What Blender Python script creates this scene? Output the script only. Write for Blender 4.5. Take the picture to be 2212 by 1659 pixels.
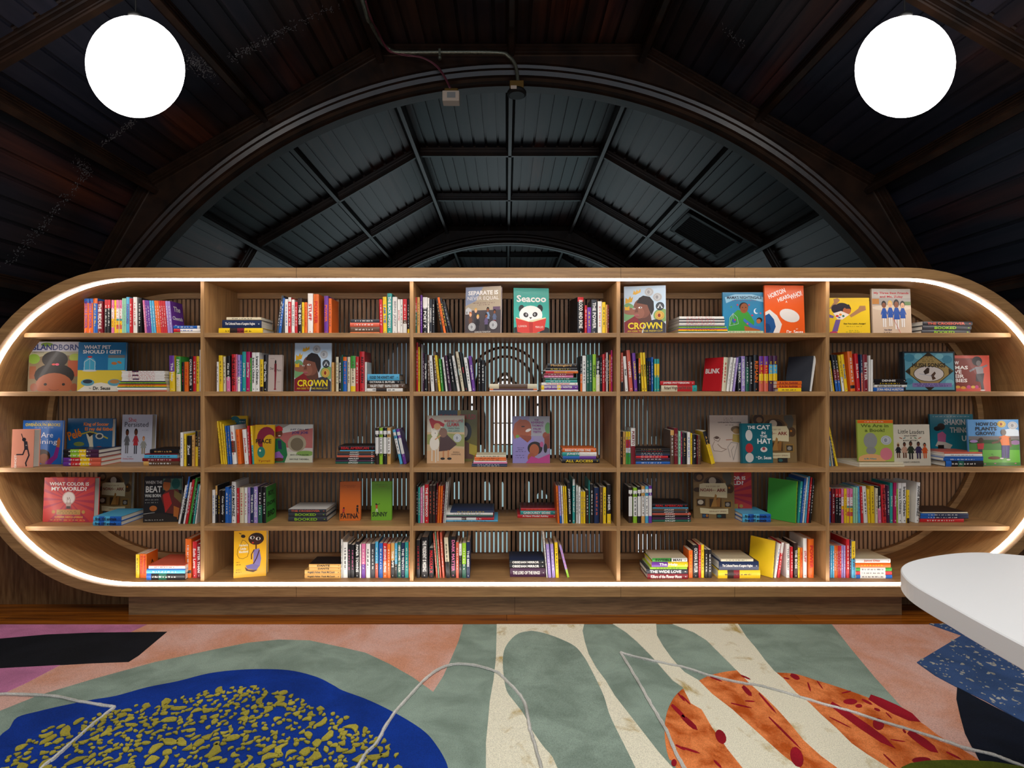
import bpy, math, random, re
from mathutils import Matrix, Vector
random.seed(7)
for o in list(bpy.data.objects): bpy.data.objects.remove(o)
SC = bpy.context.scene
COL = SC.collection

# ------------------------------------------------------------------ camera
F = 1160.0; VX, VY = 1078.0, 836.0; ZC = 1.25
cam_d = bpy.data.cameras.new('camera'); cam = bpy.data.objects.new('camera', cam_d); COL.objects.link(cam)
cam.location = (0, 0, ZC); cam.rotation_euler = (math.pi/2, 0, 0)
cam_d.sensor_width = 36; cam_d.lens = F/2212*36; cam_d.clip_start = .05; cam_d.clip_end = 100
cam_d.shift_x = (1106-VX)/2212; cam_d.shift_y = (VY-829.5)/2212
SC.camera = cam
# ------------------------------------------------------------------ world, exposure
w = bpy.data.worlds.new('world'); SC.world = w; w.use_nodes = True
w.node_tree.nodes['Background'].inputs[0].default_value = (.55, .75, .9, 1)
w.node_tree.nodes['Background'].inputs[1].default_value = .15
vs = SC.view_settings; vs.view_transform = 'Standard'; vs.look = 'None'; vs.gamma = 1; vs.exposure = 0.0
try: vs.use_curve_mapping = False
except Exception: pass
# ------------------------------------------------------------------ lights of the room, with an added front fill
def area(name, loc, rot, sx, sy, power, col, spread=180):
    d = bpy.data.lights.new(name, 'AREA'); d.shape = 'RECTANGLE'; d.size = sx; d.size_y = sy
    d.energy = power; d.color = col; d.spread = math.radians(spread)
    o = bpy.data.objects.new(name, d); COL.objects.link(o); o.location = loc; o.rotation_euler = rot; return o
area('room_downlight', (0, .6, 3.3), (0, 0, 0), 2.6, 1.6, 105, (1, .97, .93))
area('room_front_fill', (.3, -2.6, 1.9), (math.radians(84), 0, 0), 4.5, 1.8, 66, (.76, .87, 1))  # cool fill light added behind the camera, no window there
area('hall_daylight', (.2, 12.6, .2), (math.radians(-100), 0, 0), 4.2, 2.6, 7.5, (.86, .93, 1))
area('hall_side_daylight', (-3.4, 7.0, -.5), (math.radians(90), 0, math.radians(-100)), 4, 1.6, 5, (.8, .9, 1))

# ------------------------------------------------------------------ helpers
def lin(h):
    if not isinstance(h, str): return tuple(h)+(1,)
    h = h.lstrip('#'); r = []
    for i in (0, 2, 4):
        c = int(h[i:i+2], 16)/255; r.append(c/12.92 if c <= .04045 else ((c+.055)/1.055)**2.4)
    return (r[0], r[1], r[2], 1)
class MB:
    def __init__(s): s.v = []; s.f = []; s.c = []; s.m = []
    def add(s, vs_, fs, col=(1, 1, 1, 1), mi=0):
        b = len(s.v); s.v += [tuple(q) for q in vs_]
        for f in fs: s.f.append(tuple(b+i for i in f)); s.c.append(col); s.m.append(mi)
    def box(s, x0, y0, z0, x1, y1, z1, col=(1, 1, 1, 1), mi=0):
        s.add([(x0,y0,z0),(x1,y0,z0),(x1,y1,z0),(x0,y1,z0),(x0,y0,z1),(x1,y0,z1),(x1,y1,z1),(x0,y1,z1)],
              [(0,3,2,1),(4,5,6,7),(0,1,5,4),(1,2,6,5),(2,3,7,6),(3,0,4,7)], col, mi)
    def tube(s, pts, r, n=8, col=(1, 1, 1, 1), mi=0, closed=False):
        P = [Vector(p) for p in pts]; rings = []
        m = len(P); up = None
        for i, p in enumerate(P):
            a = P[(i-1) % m] if (closed or i > 0) else P[i]
            b = P[(i+1) % m] if (closed or i < m-1) else P[i]
            t = (b-a).normalized()
            if up is None: up = t.orthogonal().normalized()
            up = (up - t*up.dot(t)); up = up.normalized() if up.length > 1e-6 else t.orthogonal().normalized()
            q = t.cross(up); rr = r[i] if isinstance(r, (list, tuple)) else r
            rings.append([p+up*math.cos(2*math.pi*k/n)*rr+q*math.sin(2*math.pi*k/n)*rr for k in range(n)])
        vs_ = [v for R in rings for v in R]; fs = []
        for i in range(m if closed else m-1):
            j = (i+1) % m
            for k in range(n): fs.append((i*n+k, i*n+(k+1) % n, j*n+(k+1) % n, j*n+k))
        if not closed: fs += [tuple(range(n))[::-1], tuple(range((m-1)*n, m*n))]
        s.add(vs_, fs, col, mi)
    def lathe(s, prof, c, n=24, col=(1, 1, 1, 1), mi=0):   # prof (r,z)
        vs_ = []; fs = []; m = len(prof)
        for r, z in prof:
            for k in range(n): a = 2*math.pi*k/n; vs_.append((c[0]+r*math.cos(a), c[1]+r*math.sin(a), c[2]+z))
        for i in range(m-1):
            for k in range(n): fs.append((i*n+k, i*n+(k+1) % n, (i+1)*n+(k+1) % n, (i+1)*n+k))
        fs += [tuple(range(n))[::-1], tuple(range((m-1)*n, m*n))]
        s.add(vs_, fs, col, mi)
    def build(s, name, mats, parent=None, smooth=False, bevel=0):
        me = bpy.data.meshes.new(name); me.from_pydata(s.v, [], s.f)
        if not isinstance(mats, (list, tuple)): mats = [mats]
        for m in mats: me.materials.append(m)
        me.polygons.foreach_set('material_index', s.m)
        at = me.color_attributes.new('col', 'FLOAT_COLOR', 'CORNER'); data = []
        for f, c in zip(s.f, s.c): data.extend(list(c)*len(f))
        at.data.foreach_set('color', data)
        if smooth: me.polygons.foreach_set('use_smooth', [True]*len(s.f))
        me.update()
        o = bpy.data.objects.new(name, me); COL.objects.link(o)
        if parent: o.parent = parent
        if bevel:
            b = o.modifiers.new('bevel', 'BEVEL'); b.width = bevel; b.segments = 2; b.limit_method = 'ANGLE'
        return o
def empty(name, loc=(0, 0, 0)):
    o = bpy.data.objects.new(name, None); o.empty_display_size = .05; COL.objects.link(o); o.location = loc; return o
def tag(o, label, cat, group=None):
    o['label'] = label; o['category'] = cat
    if group: o['group'] = group
    return o
def struct(o): o['kind'] = 'structure'; return o

# ------------------------------------------------------------------ materials
def mat(name, rough=.5, col=(.5, .5, .5), metal=0, spec=.5, coat=0):
    m = bpy.data.materials.new(name); m.use_nodes = True; b = m.node_tree.nodes['Principled BSDF']
    b.inputs['Roughness'].default_value = rough; b.inputs['Base Color'].default_value = lin(col)
    b.inputs['Metallic'].default_value = metal; b.inputs['Specular IOR Level'].default_value = spec
    b.inputs['Coat Weight'].default_value = coat
    return m, m.node_tree, b
def noise(nt, scale, detail=4, vec=None, rough=.5, dist=0):
    n = nt.nodes.new('ShaderNodeTexNoise'); n.inputs['Scale'].default_value = scale; n.inputs['Detail'].default_value = detail
    n.inputs['Roughness'].default_value = rough; n.inputs['Distortion'].default_value = dist
    if vec: nt.links.new(vec, n.inputs['Vector'])
    return n.outputs['Fac']
def mapping(nt, sc, rot=(0, 0, 0)):
    t = nt.nodes.new('ShaderNodeTexCoord'); m = nt.nodes.new('ShaderNodeMapping'); m.inputs['Scale'].default_value = sc
    m.inputs['Rotation'].default_value = rot
    nt.links.new(t.outputs['Object'], m.inputs['Vector']); return m.outputs['Vector']
def ramp(nt, fac, stops):
    r = nt.nodes.new('ShaderNodeValToRGB'); e = r.color_ramp.elements
    while len(e) < len(stops): e.new(.5)
    for k, (p, c) in enumerate(stops): e[k].position = p; e[k].color = lin(c)
    nt.links.new(fac, r.inputs['Fac']); return r.outputs['Color']
def mix(nt, fac, a, b, mode='MIX'):
    m = nt.nodes.new('ShaderNodeMix'); m.data_type = 'RGBA'; m.blend_type = mode
    for sock, v in ((m.inputs[0], fac), (m.inputs[6], a), (m.inputs[7], b)):
        if hasattr(v, 'is_output'): nt.links.new(v, sock)
        else: sock.default_value = v
    return m.outputs[2]
def bump(nt, b, h, strength, dist=.01):
    n = nt.nodes.new('ShaderNodeBump'); n.inputs['Strength'].default_value = strength; n.inputs['Distance'].default_value = dist
    nt.links.new(h, n.inputs['Height']); nt.links.new(n.outputs[0], b.inputs['Normal'])
def attr(nt, name='col'):
    a = nt.nodes.new('ShaderNodeAttribute'); a.attribute_name = name; return a.outputs['Color']

def oak(name, sc, c0='7d5733', c1='b08352', rough=.5):
    m, nt, b = mat(name, rough)
    v = mapping(nt, sc); n = noise(nt, 1, 6, v, .6, .6)
    v2 = mapping(nt, tuple(q*6 for q in sc)); n2 = noise(nt, 1, 3, v2, .6)
    c = ramp(nt, n, [(.3, c0), (.68, c1)]); c = mix(nt, .25, c, ramp(nt, n2, [(.35, '5d3f22'), (.65, 'c59a68')]))
    nt.links.new(c, b.inputs['Base Color']); bump(nt, b, n2, .08, .002); return m
OAK_H = oak('oak_grain_across', (1.2, 22, 26), '8b6640', 'b98e5a'); OAK_V = oak('oak_grain_upright', (24, 24, 1.2), '8b6640', 'b98e5a')
OAK_C = oak('oak_grain_round', (2, 42, 2), '8b6640', 'b98e5a'); OAK_D = oak('oak_slats', (14, 14, 1.5), '805b3e', 'b5865c')
OAK_P = oak('oak_panel_wall', (9, 9, .9), '3b2412', '6d4828', .45)
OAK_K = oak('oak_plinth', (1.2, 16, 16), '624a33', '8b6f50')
m, nt, b = mat('dark_varnished_boards', .38, spec=.45); WOOD = m
v = mapping(nt, (22, 1.1, 22)); n = noise(nt, 1, 6, v, .6, .5); v2 = mapping(nt, (.7, .45, .7)); n2 = noise(nt, 1, 3, v2, .5, .3)
c = ramp(nt, n, [(.3, '1b120f'), (.7, '3a251c')]); c2 = ramp(nt, n, [(.3, '151a26'), (.7, '262632')]); c3 = ramp(nt, n, [(.3, '401c10'), (.7, '84442a')])
c = mix(nt, ramp(nt, n2, [(.4, (0, 0, 0)), (.55, (1, 1, 1))]), c2, c); n3 = noise(nt, .9, 2, mapping(nt, (2.2, .5, 2.2)))
c = mix(nt, ramp(nt, n3, [(.52, (0, 0, 0)), (.72, (.8, .8, .8))]), c, c3); c = mix(nt, .8, c, attr(nt), 'MULTIPLY')
nt.links.new(c, b.inputs['Base Color']); bump(nt, b, n, .12, .003)
m, nt, b = mat('dark_varnished_beams', .34, spec=.36); BEAM = m
n = noise(nt, 1, 5, mapping(nt, (6, 6, 6)), .6); nt.links.new(ramp(nt, n, [(.3, '150e0a'), (.7, '2f1e14')]), b.inputs['Base Color']); bump(nt, b, n, .08, .004)
m, nt, b = mat('scuff', .8); SCUFF = m; b.inputs['Base Color'].default_value = lin('75767a')
m, nt, b = mat('floor_boards', .22); FLOOR = m
v = mapping(nt, (1.3, 30, 1)); n = noise(nt, 1, 5, v, .6, .4); c = ramp(nt, n, [(.3, '5e2b09'), (.7, 'b3651b')])
c = mix(nt, .9, c, attr(nt), 'MULTIPLY'); nt.links.new(c, b.inputs['Base Color'])
m, nt, b = mat('printed_card', .4, coat=.05, spec=.4); PRINT = m; nt.links.new(attr(nt), b.inputs['Base Color'])
m, nt, b = mat('page_paper', .8); PAPER = m
v = mapping(nt, (260, 3, 3)); nt.links.new(ramp(nt, noise(nt, 1, 2, v), [(.3, 'c2bbaa'), (.7, 'ece7da')]), b.inputs['Base Color'])
m, nt, b = mat('rug_pile', .95, spec=.15); RUG = m
n = noise(nt, 1, 3, mapping(nt, (300, 300, 300))); n2 = noise(nt, 1, 4, mapping(nt, (5, 6, 5)), .6, .5)
c = mix(nt, .75, attr(nt), ramp(nt, n2, [(.35, (.55, .57, .55)), (.65, (1, 1, 1))]), 'MULTIPLY')
c = mix(nt, .5, c, ramp(nt, n, [(.32, (.45, .45, .45)), (.6, (1.05, 1.05, 1.05))]), 'MULTIPLY')
nt.links.new(c, b.inputs['Base Color']); bump(nt, b, n, .6, .006)
def rugmat(name, a, bcol, sc, lo, hi):
    m, nt, b = mat(name, .95, spec=.15); n = noise(nt, 1, 3, mapping(nt, (300, 300, 300)))
    n2 = noise(nt, 1, 4, mapping(nt, sc), .6, .4); c = ramp(nt, n2, [(lo, a), (hi, bcol)])
    c = mix(nt, .5, c, ramp(nt, n, [(.32, (.45, .45, .45)), (.6, (1.05, 1.05, 1.05))]), 'MULTIPLY')
    nt.links.new(c, b.inputs['Base Color']); bump(nt, b, n, .6, .006); return m
RUG_CREAM = rugmat('rug_cream', 'bfa463', 'f0ead2', (7, 6, 5), .3, .44)
RUG_ORANGE = rugmat('rug_orange', 'bd561c', 'f08d50', (9, 8, 5), .38, .58)
RUG_PINK = rugmat('rug_pink', 'd5977a', 'dfb2a4', (3, 3, 3), .38, .6)
m, nt, b = mat('white_laminate', .4, 'd2d3d4'); LAM = m
m, nt, b = mat('galvanised_steel', .4, '7d806e', .75); STEEL = m
nt.links.new(ramp(nt, noise(nt, 60, 4), [(.35, '64675a'), (.65, '8f9180')]), b.inputs['Base Color'])
BRASS = mat('aged_brass', .45, '8a6a34', .6)[0]; CREAM = mat('cream_plastic', .5, 'c9b9a8')[0]; CABLE = mat('red_cable_sheath', .4, '6d3440')[0]
CORD = mat('black_cord', .5, '0c0c0c')[0]; DARKM = mat('dark_metal', .5, '2a2826', .5)[0]; BLACK = mat('black', .6, '050505')[0]
SEAM = mat('seam', .8, '2b1b0e')[0]
def emis(name, col, s):
    m, nt, b = mat(name, .5, col); b.inputs['Emission Color'].default_value = lin(col); b.inputs['Emission Strength'].default_value = s; return m
LED = emis('led_light', (1, .93, .87), 16.0)
GLOBE = emis('lit_opal_glass', (1, .95, .9), 9.0)
PANE_C = emis('daylit_mint_glass', (.46, .7, .74), .62)
PANE_W = emis('daylit_clear_glass', (.85, .95, 1), 1.6)
PANE_B = emis('daylit_blue_glass', (.26, .34, .42), .42)
# ------------------------------------------------------------------ floor, vault, arches
SH = .0138; CX0 = .036; CZ = .06; AP = 3.732; CR = 3.8637
def vx(x, y): return x + CX0 + SH*y
def P3(px, py, Y): return ((px-VX)*Y/F, Y, ZC-(py-VY)*Y/F)
mb = MB(); y = -3.0; i = 0
while y < 3.62:
    x = -4.2 - random.random()*1.5
    while x < 4.2:
        L = 1.2+random.random()*1.6; g = .75+.25*random.random()
        mb.box(max(x, -4.2)+.001, y+.001, -.03, min(x+L, 4.2)-.001, y+.083, 0, (g, g, g, 1)); x += L
    y += .085
struct(mb.build('floor', FLOOR))
mb = MB(); mb.box(-4.4, 3.62, -3.2, 4.4, 14.5, -3.05); struct(mb.build('floor_lower_hall', OAK_P))

Y0, Y1 = -3.0, 13.4
prof = []      # (x, z, board)
for k in range(-2, 3):
    a = math.radians(30*k); nx, nz = math.sin(a), math.cos(a); tx, tz = math.cos(a), -math.sin(a)
    for j in range(-8, 8):
        s0, s1 = j/8, (j+1)/8; g = .0125
        bid = (k*16+j)
        for (s_, dpt) in ((s0+g, 0), (s1-g, 0), (s1-g, .018), (s1+g, .018)):
            prof.append((nx*(AP+dpt)+tx*s_, CZ+nz*(AP+dpt)+tz*s_, bid))
prof = [(-AP, -3.2, -99)] + [(-AP, CZ+1.0, -99)] + prof + [(AP, CZ+1.0, 99), (AP, -3.2, 99)]
mb = MB(); NP = len(prof); YS = [Y0 + (Y1-Y0)*t/8 for t in range(9)]
for (x, z, b_) in prof:
    for yy in YS: mb.v.append((vx(x, yy), yy, z))
rb = {}
for i in range(NP-1):
    bid = prof[i][2]; dark = (i-2) % 4 in (1, 3) or (i-2) % 4 == 2
    for q in range(8):
        rr = rb.setdefault((bid, q//2), random.uniform(.4, 1.0))
        mb.f.append((i*9+q, i*9+q+1, (i+1)*9+q+1, (i+1)*9+q)); mb.c.append((rr, rr, rr, 1)); mb.m.append(0)
# worn white scuffs on the boards: thin strokes laid on the surface
def vault_hit(px, py):
    ux, uy = (px-VX)/F, (py-VY)/F; best = None
    for k in range(-2, 3):
        a = math.radians(30*k); s, c = math.sin(a), math.cos(a)
        den = s*(ux-SH) - c*uy
        if den <= 1e-6: continue
        t = (AP + CX0*s - (ZC-CZ)*c)/den
        if t > 0 and (best is None or t < best[0]): best = (t, k)
    t, k = best; a = math.radians(30*k)
    p = Vector((ux*t, t, ZC-uy*t)); n = Vector((-math.sin(a), 0, -math.cos(a))); return p+n*.003, n
R2 = random.Random(3)
for path, wd, cnt in (([(160, 345), (190, 370), (130, 440), (80, 500), (10, 575)], 10, 90), ([(495, 125), (560, 95), (620, 60), (740, 5)], 9, 80),
                      ([(402, 125), (430, 140), (460, 160)], 16, 60), ([(220, 310), (255, 285), (290, 262)], 7, 30), ([(1560, 60), (1610, 100)], 6, 10)):
    for _ in range(cnt*3):
        q = R2.random()*(len(path)-1); i = int(q); f = q-i
        px = path[i][0]*(1-f)+path[i+1][0]*f+R2.gauss(0, wd*.6); py = path[i][1]*(1-f)+path[i+1][1]*f+R2.gauss(0, wd*.6)
        if py < 0: continue
        a = R2.gauss(-.6, .9); L = R2.uniform(1.5, 5)
        p, n = vault_hit(px, py); p2, _n = vault_hit(px+math.cos(a)*L, py+math.sin(a)*L)
        d = (p2-p)
        if d.length > .12 or abs(d.dot(n)) > .02: continue
        sd = d.cross(n).normalized()*.0012; mb.add([p-sd, p+sd, p2+sd, p2-sd], [(0, 1, 2, 3)], (1, 1, 1, 1), 1)
struct(mb.build('ceiling', [WOOD, SCUFF]))
mb = MB(); mb.box(-4.4, Y0-.1, -3.2, 4.4, Y0, 4.2); struct(mb.build('wall_back', OAK_P))

def beam_prof(w, d):   # half-moulded beam section: (offset along surface, drop into the room)
    h = w/2
    L = [(-h*1.9, 0), (-h*1.9, .012), (-h*1.72, .02), (-h*1.6, .014), (-h*1.5, .03), (-h*1.38, .036), (-h*1.3, .03), (-h*1.2, .05), (-h*1.05, .058), (-h, .052), (-h*.9, .075), (-h*.9, d-.018), (-h*.8, d-.014), (-h*.78, d-.006), (-h*.6, d)]
    return L+[(-a, b_) for a, b_ in L[::-1]]
NT = [0]
def trim(mb, m=None, smooth=False):
    NT[0] += 1; return struct(mb.build('trim_%d' % NT[0], m or BEAM, smooth=smooth))
# purlins along the vault
for ang in (-75, -60, -45, -30, -15, 0, 15, 30, 45, 60, 75):
    vert = ang % 30 != 0
    rad = CR if vert else AP; a = math.radians(ang); n = (math.sin(a), math.cos(a)); t = (math.cos(a), -math.sin(a))
    pr = beam_prof(.056, .125 if vert else .1); mb = MB(); m_ = len(pr); vs_ = []
    for yy in (Y0, 3.98, 4.2, Y1):
        for (s, d) in pr:
            r = rad+.02-d-(.03 if vert else 0) if d > .01 else rad+.03
            vs_.append((vx(n[0]*r+t[0]*s, yy), yy, CZ+n[1]*r+t[1]*s))
    fs = [(q*m_+i, q*m_+i+1, (q+1)*m_+i+1, (q+1)*m_+i) for q in (0, 1, 2) for i in range(m_-1)]
    mb.add(vs_, fs); trim(mb)
# cross ribs between the purlins
def poly_pt(s, inset):   # s in sides from -2.5..2.5 ; returns x,z on dodecagon inset
    k = max(-2, min(2, int(math.floor(s+.5)))); f = (s-k)*2
    a = math.radians(30*k); ap = AP-inset; h = ap*math.tan(math.radians(15))
    return math.sin(a)*ap+math.cos(a)*h*f, CZ+math.cos(a)*ap-math.sin(a)*h*f
VS = [-3.0, -2.5, -1.5, -.5, .5, 1.5, 2.5]
def poly_ring(inset):
    out = []
    ap = AP-inset
    out.append((-ap, -3.2 if False else 0.0))
    for k in range(-2, 4):
        a = math.radians(30*k-15); cr = ap/math.cos(math.radians(15)); out.append((math.sin(a)*cr, CZ+math.cos(a)*cr))
    out.append((ap, 0.0)); return out
def rib(Y, w=.056, d=.1):
    pr = beam_prof(w, d); mb = MB(); vs_ = []; m_ = len(pr); rings = [poly_ring(dd-.02) for (_, dd) in pr]; K = len(rings[0])
    for i, (s, dd) in enumerate(pr):
        for (x, z) in rings[i]: vs_.append((vx(x, Y+s), Y+s, z))
    mb.add(vs_, [(i*K+j, i*K+j+1, (i+1)*K+j+1, (i+1)*K+j) for i in range(m_-1) for j in range(K-1)]); trim(mb)
for Y in (1.27, 2.64, 5.74, 7.1, 10.2, 11.56): rib(Y)
def arch(Y, th=.13, rin=3.455):
    N = 96; mb = MB(); vs_ = []
    rings = []
    for i in range(N+1):
        a = math.radians(-90+180*i/N); s, c = math.sin(a), math.cos(a)
        k = round(math.degrees(a)/30); ro = (AP+.02)/math.cos(a-math.radians(30*k))
        rings.append([(ro, 0), (rin+.155, 0), (rin+.15, .012), (rin+.135, -.004), (rin+.115, .004), (rin+.10, -.012), (rin+.085, -.018), (rin+.05, -.005), (rin+.04, -.035),
                      (rin+.015, -.045), (rin, -.03), (rin-.005, 0), (rin-.012, .02), (rin-.012, th-.02), (rin, th), (ro, th)])
    m_ = len(rings[0])
    for i, R in enumerate(rings):
        a = math.radians(-90+180*i/N); s, c = math.sin(a), math.cos(a)
        for (r, yy) in R: vs_.append((vx(s*r, Y+yy), Y+yy, CZ+c*r))
    mb.add(vs_, [(i*m_+j, i*m_+j+1, (i+1)*m_+j+1, (i+1)*m_+j) for i in range(N) for j in range(m_-1)])
    # moulding where the arch meets the boards
    pr = [(0, 0), (-.03, .0), (-.05, .018), (-.038, .024), (-.046, .034), (-.032, .04), (-.036, .05), (-.022, .055), (-.024, .066), (-.006, .072), (0, .078)]
    rr = [poly_ring(d) for (_, d) in pr]; K = len(rr[0]); vs_ = []
    for i, (s, d) in enumerate(pr):
        for (x, z) in rr[i]: vs_.append((vx(x, Y+s), Y+s, z))
    mb.add(vs_, [(i*K+j, i*K+j+1, (i+1)*K+j+1, (i+1)*K+j) for i in range(len(pr)-1) for j in range(K-1)])
    for a in (-14, 27, 44):   # joints of the arch boards
        aa = math.radians(a); s, c = math.sin(aa), math.cos(aa); r0, r1 = rin+.155, 3.66
        mb.add([(vx(s*r0-.003*c, Y), Y-.002, CZ+c*r0), (vx(s*r0+.003*c, Y), Y-.002, CZ+c*r0), (vx(s*r1+.003*c, Y), Y-.002, CZ+c*r1), (vx(s*r1-.003*c, Y), Y-.002, CZ+c*r1)], [(0, 1, 2, 3)], mi=1)
    trim(mb, [BEAM, BLACK])
arch(4.0); arch(8.47); arch(12.95)

# far end wall and its windows
mb = MB(); mb.box(-4.4, 13.4, -3.2, 4.6, 13.5, 4.2); struct(mb.build('wall_far', mat('dark_far_wall', .7, '171311')[0]))
NW = [0]
def window(x0, x1, yt, yb, pane, kind='rect', mull=0, Y=13.35):
    NW[0] += 1; nm = 'window_%d' % NW[0]
    a, b_ = P3(x0, yt, Y), P3(x1, yb, Y); X0, X1, Z0, Z1 = a[0], b_[0], b_[2], a[2]; h = Z1-Z0; wd = X1-X0
    out = [(X0, Z0), (X1, Z0)]
    if kind == 'rect': out += [(X1, Z1), (X0, Z1)]
    else:
        r = min(wd/2*(1.5 if kind == 'point' else 1), h*.9)
        for i in range(0, 13):
            t = i/12; x = X1-wd*t; u = abs(2*t-1)
            z = Z1-r+r*(math.sqrt(max(0, 1-u*u)) if kind == 'round' else (1-u**1.6))
            out.append((x, z))
    root = struct(empty(nm, ((X0+X1)/2, Y, Z0))); ox, oz = (X0+X1)/2, Z0
    out = [(x-ox, z-oz) for x, z in out]
    mb = MB(); n = len(out); mb.add([(x, 0, z) for x, z in out], [tuple(range(n))]); mb.build('pane', pane, root)
    mb = MB(); ccx = 0; ccz = h/2
    for rr, yy in ((.035, -.05), (.03, -.0)): pass
    mb.tube([(x, -.02, z) for x, z in out], .04, 6, closed=True)
    for i in range(mull): xx = -wd/2+wd*(i+1)/(mull+1); mb.box(xx-.018, -.05, 0, xx+.018, -.01, h*.85)
    if pane is PANE_W: mb.box(-wd/2, -.04, h*.3-.012, wd/2, -.012, h*.3+.012)
    mb.build('window_frame', BEAM, root)
window(1064, 1118, 806, 960, PANE_W, 'point', 0)
window(1002, 1038, 846, 960, PANE_W, 'round', 0)
window(1143, 1184, 846, 960, PANE_W, 'round', 0)
window(903, 1326, 738, 985, PANE_C, 'rect', 0, 13.38)
mb = MB()
for (cx_, cy_, r_) in ((1091, 830, 80), (1091, 832, 62), (1091, 858, 38), (1020, 900, 26), (1164, 900, 26), (950, 850, 55), (1240, 850, 60)):
    mb.tube([P3(cx_-r_, cy_+70, 13.33)]+[P3(cx_+r_*math.cos(math.radians(180-a)), cy_-r_*math.sin(math.radians(a)), 13.33) for a in range(0, 181, 12)]+[P3(cx_+r_, cy_+70, 13.33)], .035, 6)
for x_ in (905, 985, 1180, 1326): mb.tube([P3(x_, 738, 13.33), P3(x_, 985, 13.33)], .05, 6)
trim(mb)
window(690, 895, 858, 962, PANE_C, 'rect', 3)
window(540, 680, 740, 962, PANE_B, 'rect', 2, 13.3)
window(700, 895, 700, 840, PANE_B, 'rect', 2)
window(1345, 1480, 860, 962, PANE_C, 'rect', 2)
window(1345, 1500, 700, 845, PANE_B, 'rect', 2)
window(1040, 1062, 1036, 1082, PANE_C, 'round'); window(1078, 1092, 1036, 1095, PANE_C, 'point'); window(1132, 1148, 1036, 1095, PANE_C, 'round')
window(975, 1002, 1036, 1080, PANE_C, 'round'); window(1150, 1190, 1055, 1080, PANE_C, 'point')
window(1020, 1098, 1146, 1204, PANE_C); window(1115, 1195, 1146, 1204, PANE_C); window(985, 1012, 1146, 1204, PANE_C)
window(640, 880, 1030, 1095, PANE_C, 'rect', 5); window(640, 880, 1150, 1204, PANE_C, 'rect', 6); window(1370, 1560, 1150, 1204, PANE_W, 'rect', 4)
window(1390, 1500, 1030, 1095, PANE_B, 'rect', 3); window(1230, 1330, 1150, 1204, PANE_B, 'rect', 2)
window(530, 660, 865, 962, PANE_B, 'rect', 2); window(1490, 1660, 860, 962, PANE_B, 'rect', 2)

# oak parapet panels behind the ends of the bookcase
def parapet(nm, sgn, xa, cx, top=.95):
    ro = 356*2.9/F+.003; cz = ZC-(934-VY)*2.9/F; arc = []
    for i in range(0, 21):   # from straight below the case up along the rounded end
        a = math.radians(-90+(math.degrees(math.asin((top-cz)/ro))+90)*i/20); arc.append((cx+sgn*ro*math.cos(a), cz+ro*math.sin(a)))
    xp = cx+sgn*.03; out = [(xa, 0), (xp, 0), (xp, cz-ro)]+arc+[(xa, top)]; n = len(out); mb = MB()
    mb.add([(x, 3.09, z) for x, z in out]+[(x, 3.13, z) for x, z in out], [tuple(range(n)), tuple(range(2*n-1, n-1, -1))]+[(i, (i+1) % n, n+(i+1) % n, n+i) for i in range(n)])
    struct(mb.build(nm, OAK_P))
parapet('wall_left_parapet', -1, -3.7, (276-VX)*2.9/F); parapet('wall_right_parapet', 1, 3.75, (1962-VX)*2.9/F)
# ceiling vent
def on_vault_quad(pxs): return [vault_hit(*q) for q in pxs]
q = on_vault_quad([(1508, 462), (1590, 508), (1535, 545), (1462, 503)])
c0, n = q[0][0], q[0][1]; cen = sum((a[0] for a in q), Vector())/4; ux = Vector((math.cos(math.radians(30)), 0, -math.sin(math.radians(30)))); uy = Vector((SH, 1, 0)).normalized()
root = tag(empty('ceiling_vent', cen), 'dark square metal grille set in the sloping ceiling boards at right', 'vent')
hs = .34
mb = MB()
def vq(a, b_, h): return tuple(ux*a+uy*b_+n*h)
for (a0, a1, b0, b1) in ((-hs, hs, -hs, -hs+.05), (-hs, hs, hs-.05, hs), (-hs, -hs+.05, -hs, hs), (hs-.05, hs, -hs, hs)):
    mb.add([vq(a0, b0, 0), vq(a1, b0, 0), vq(a1, b1, 0), vq(a0, b1, 0), vq(a0, b0, .03), vq(a1, b0, .03), vq(a1, b1, .03), vq(a0, b1, .03)],
           [(0, 3, 2, 1), (4, 5, 6, 7), (0, 1, 5, 4), (1, 2, 6, 5), (2, 3, 7, 6), (3, 0, 4, 7)])
mb.build('vent_frame', DARKM, root)
mb = MB(); mb.add([vq(-hs, -hs, .002), vq(hs, -hs, .002), vq(hs, hs, .002), vq(-hs, hs, .002)], [(0, 1, 2, 3)], mi=1)
for i in range(11):
    b0 = -hs+.06+i*.054
    mb.add([vq(-hs+.04, b0, .01), vq(hs-.04, b0, .01), vq(hs-.04, b0+.012, .024), vq(-hs+.04, b0+.012, .024)], [(0, 1, 2, 3)])
    mb.add([vq(b0, -hs+.04, .012), vq(b0+.006, -hs+.04, .012), vq(b0+.006, hs-.04, .012), vq(b0, hs-.04, .012)], [(0, 1, 2, 3)])
mb.build('grille', [DARKM, BLACK], root)

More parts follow.
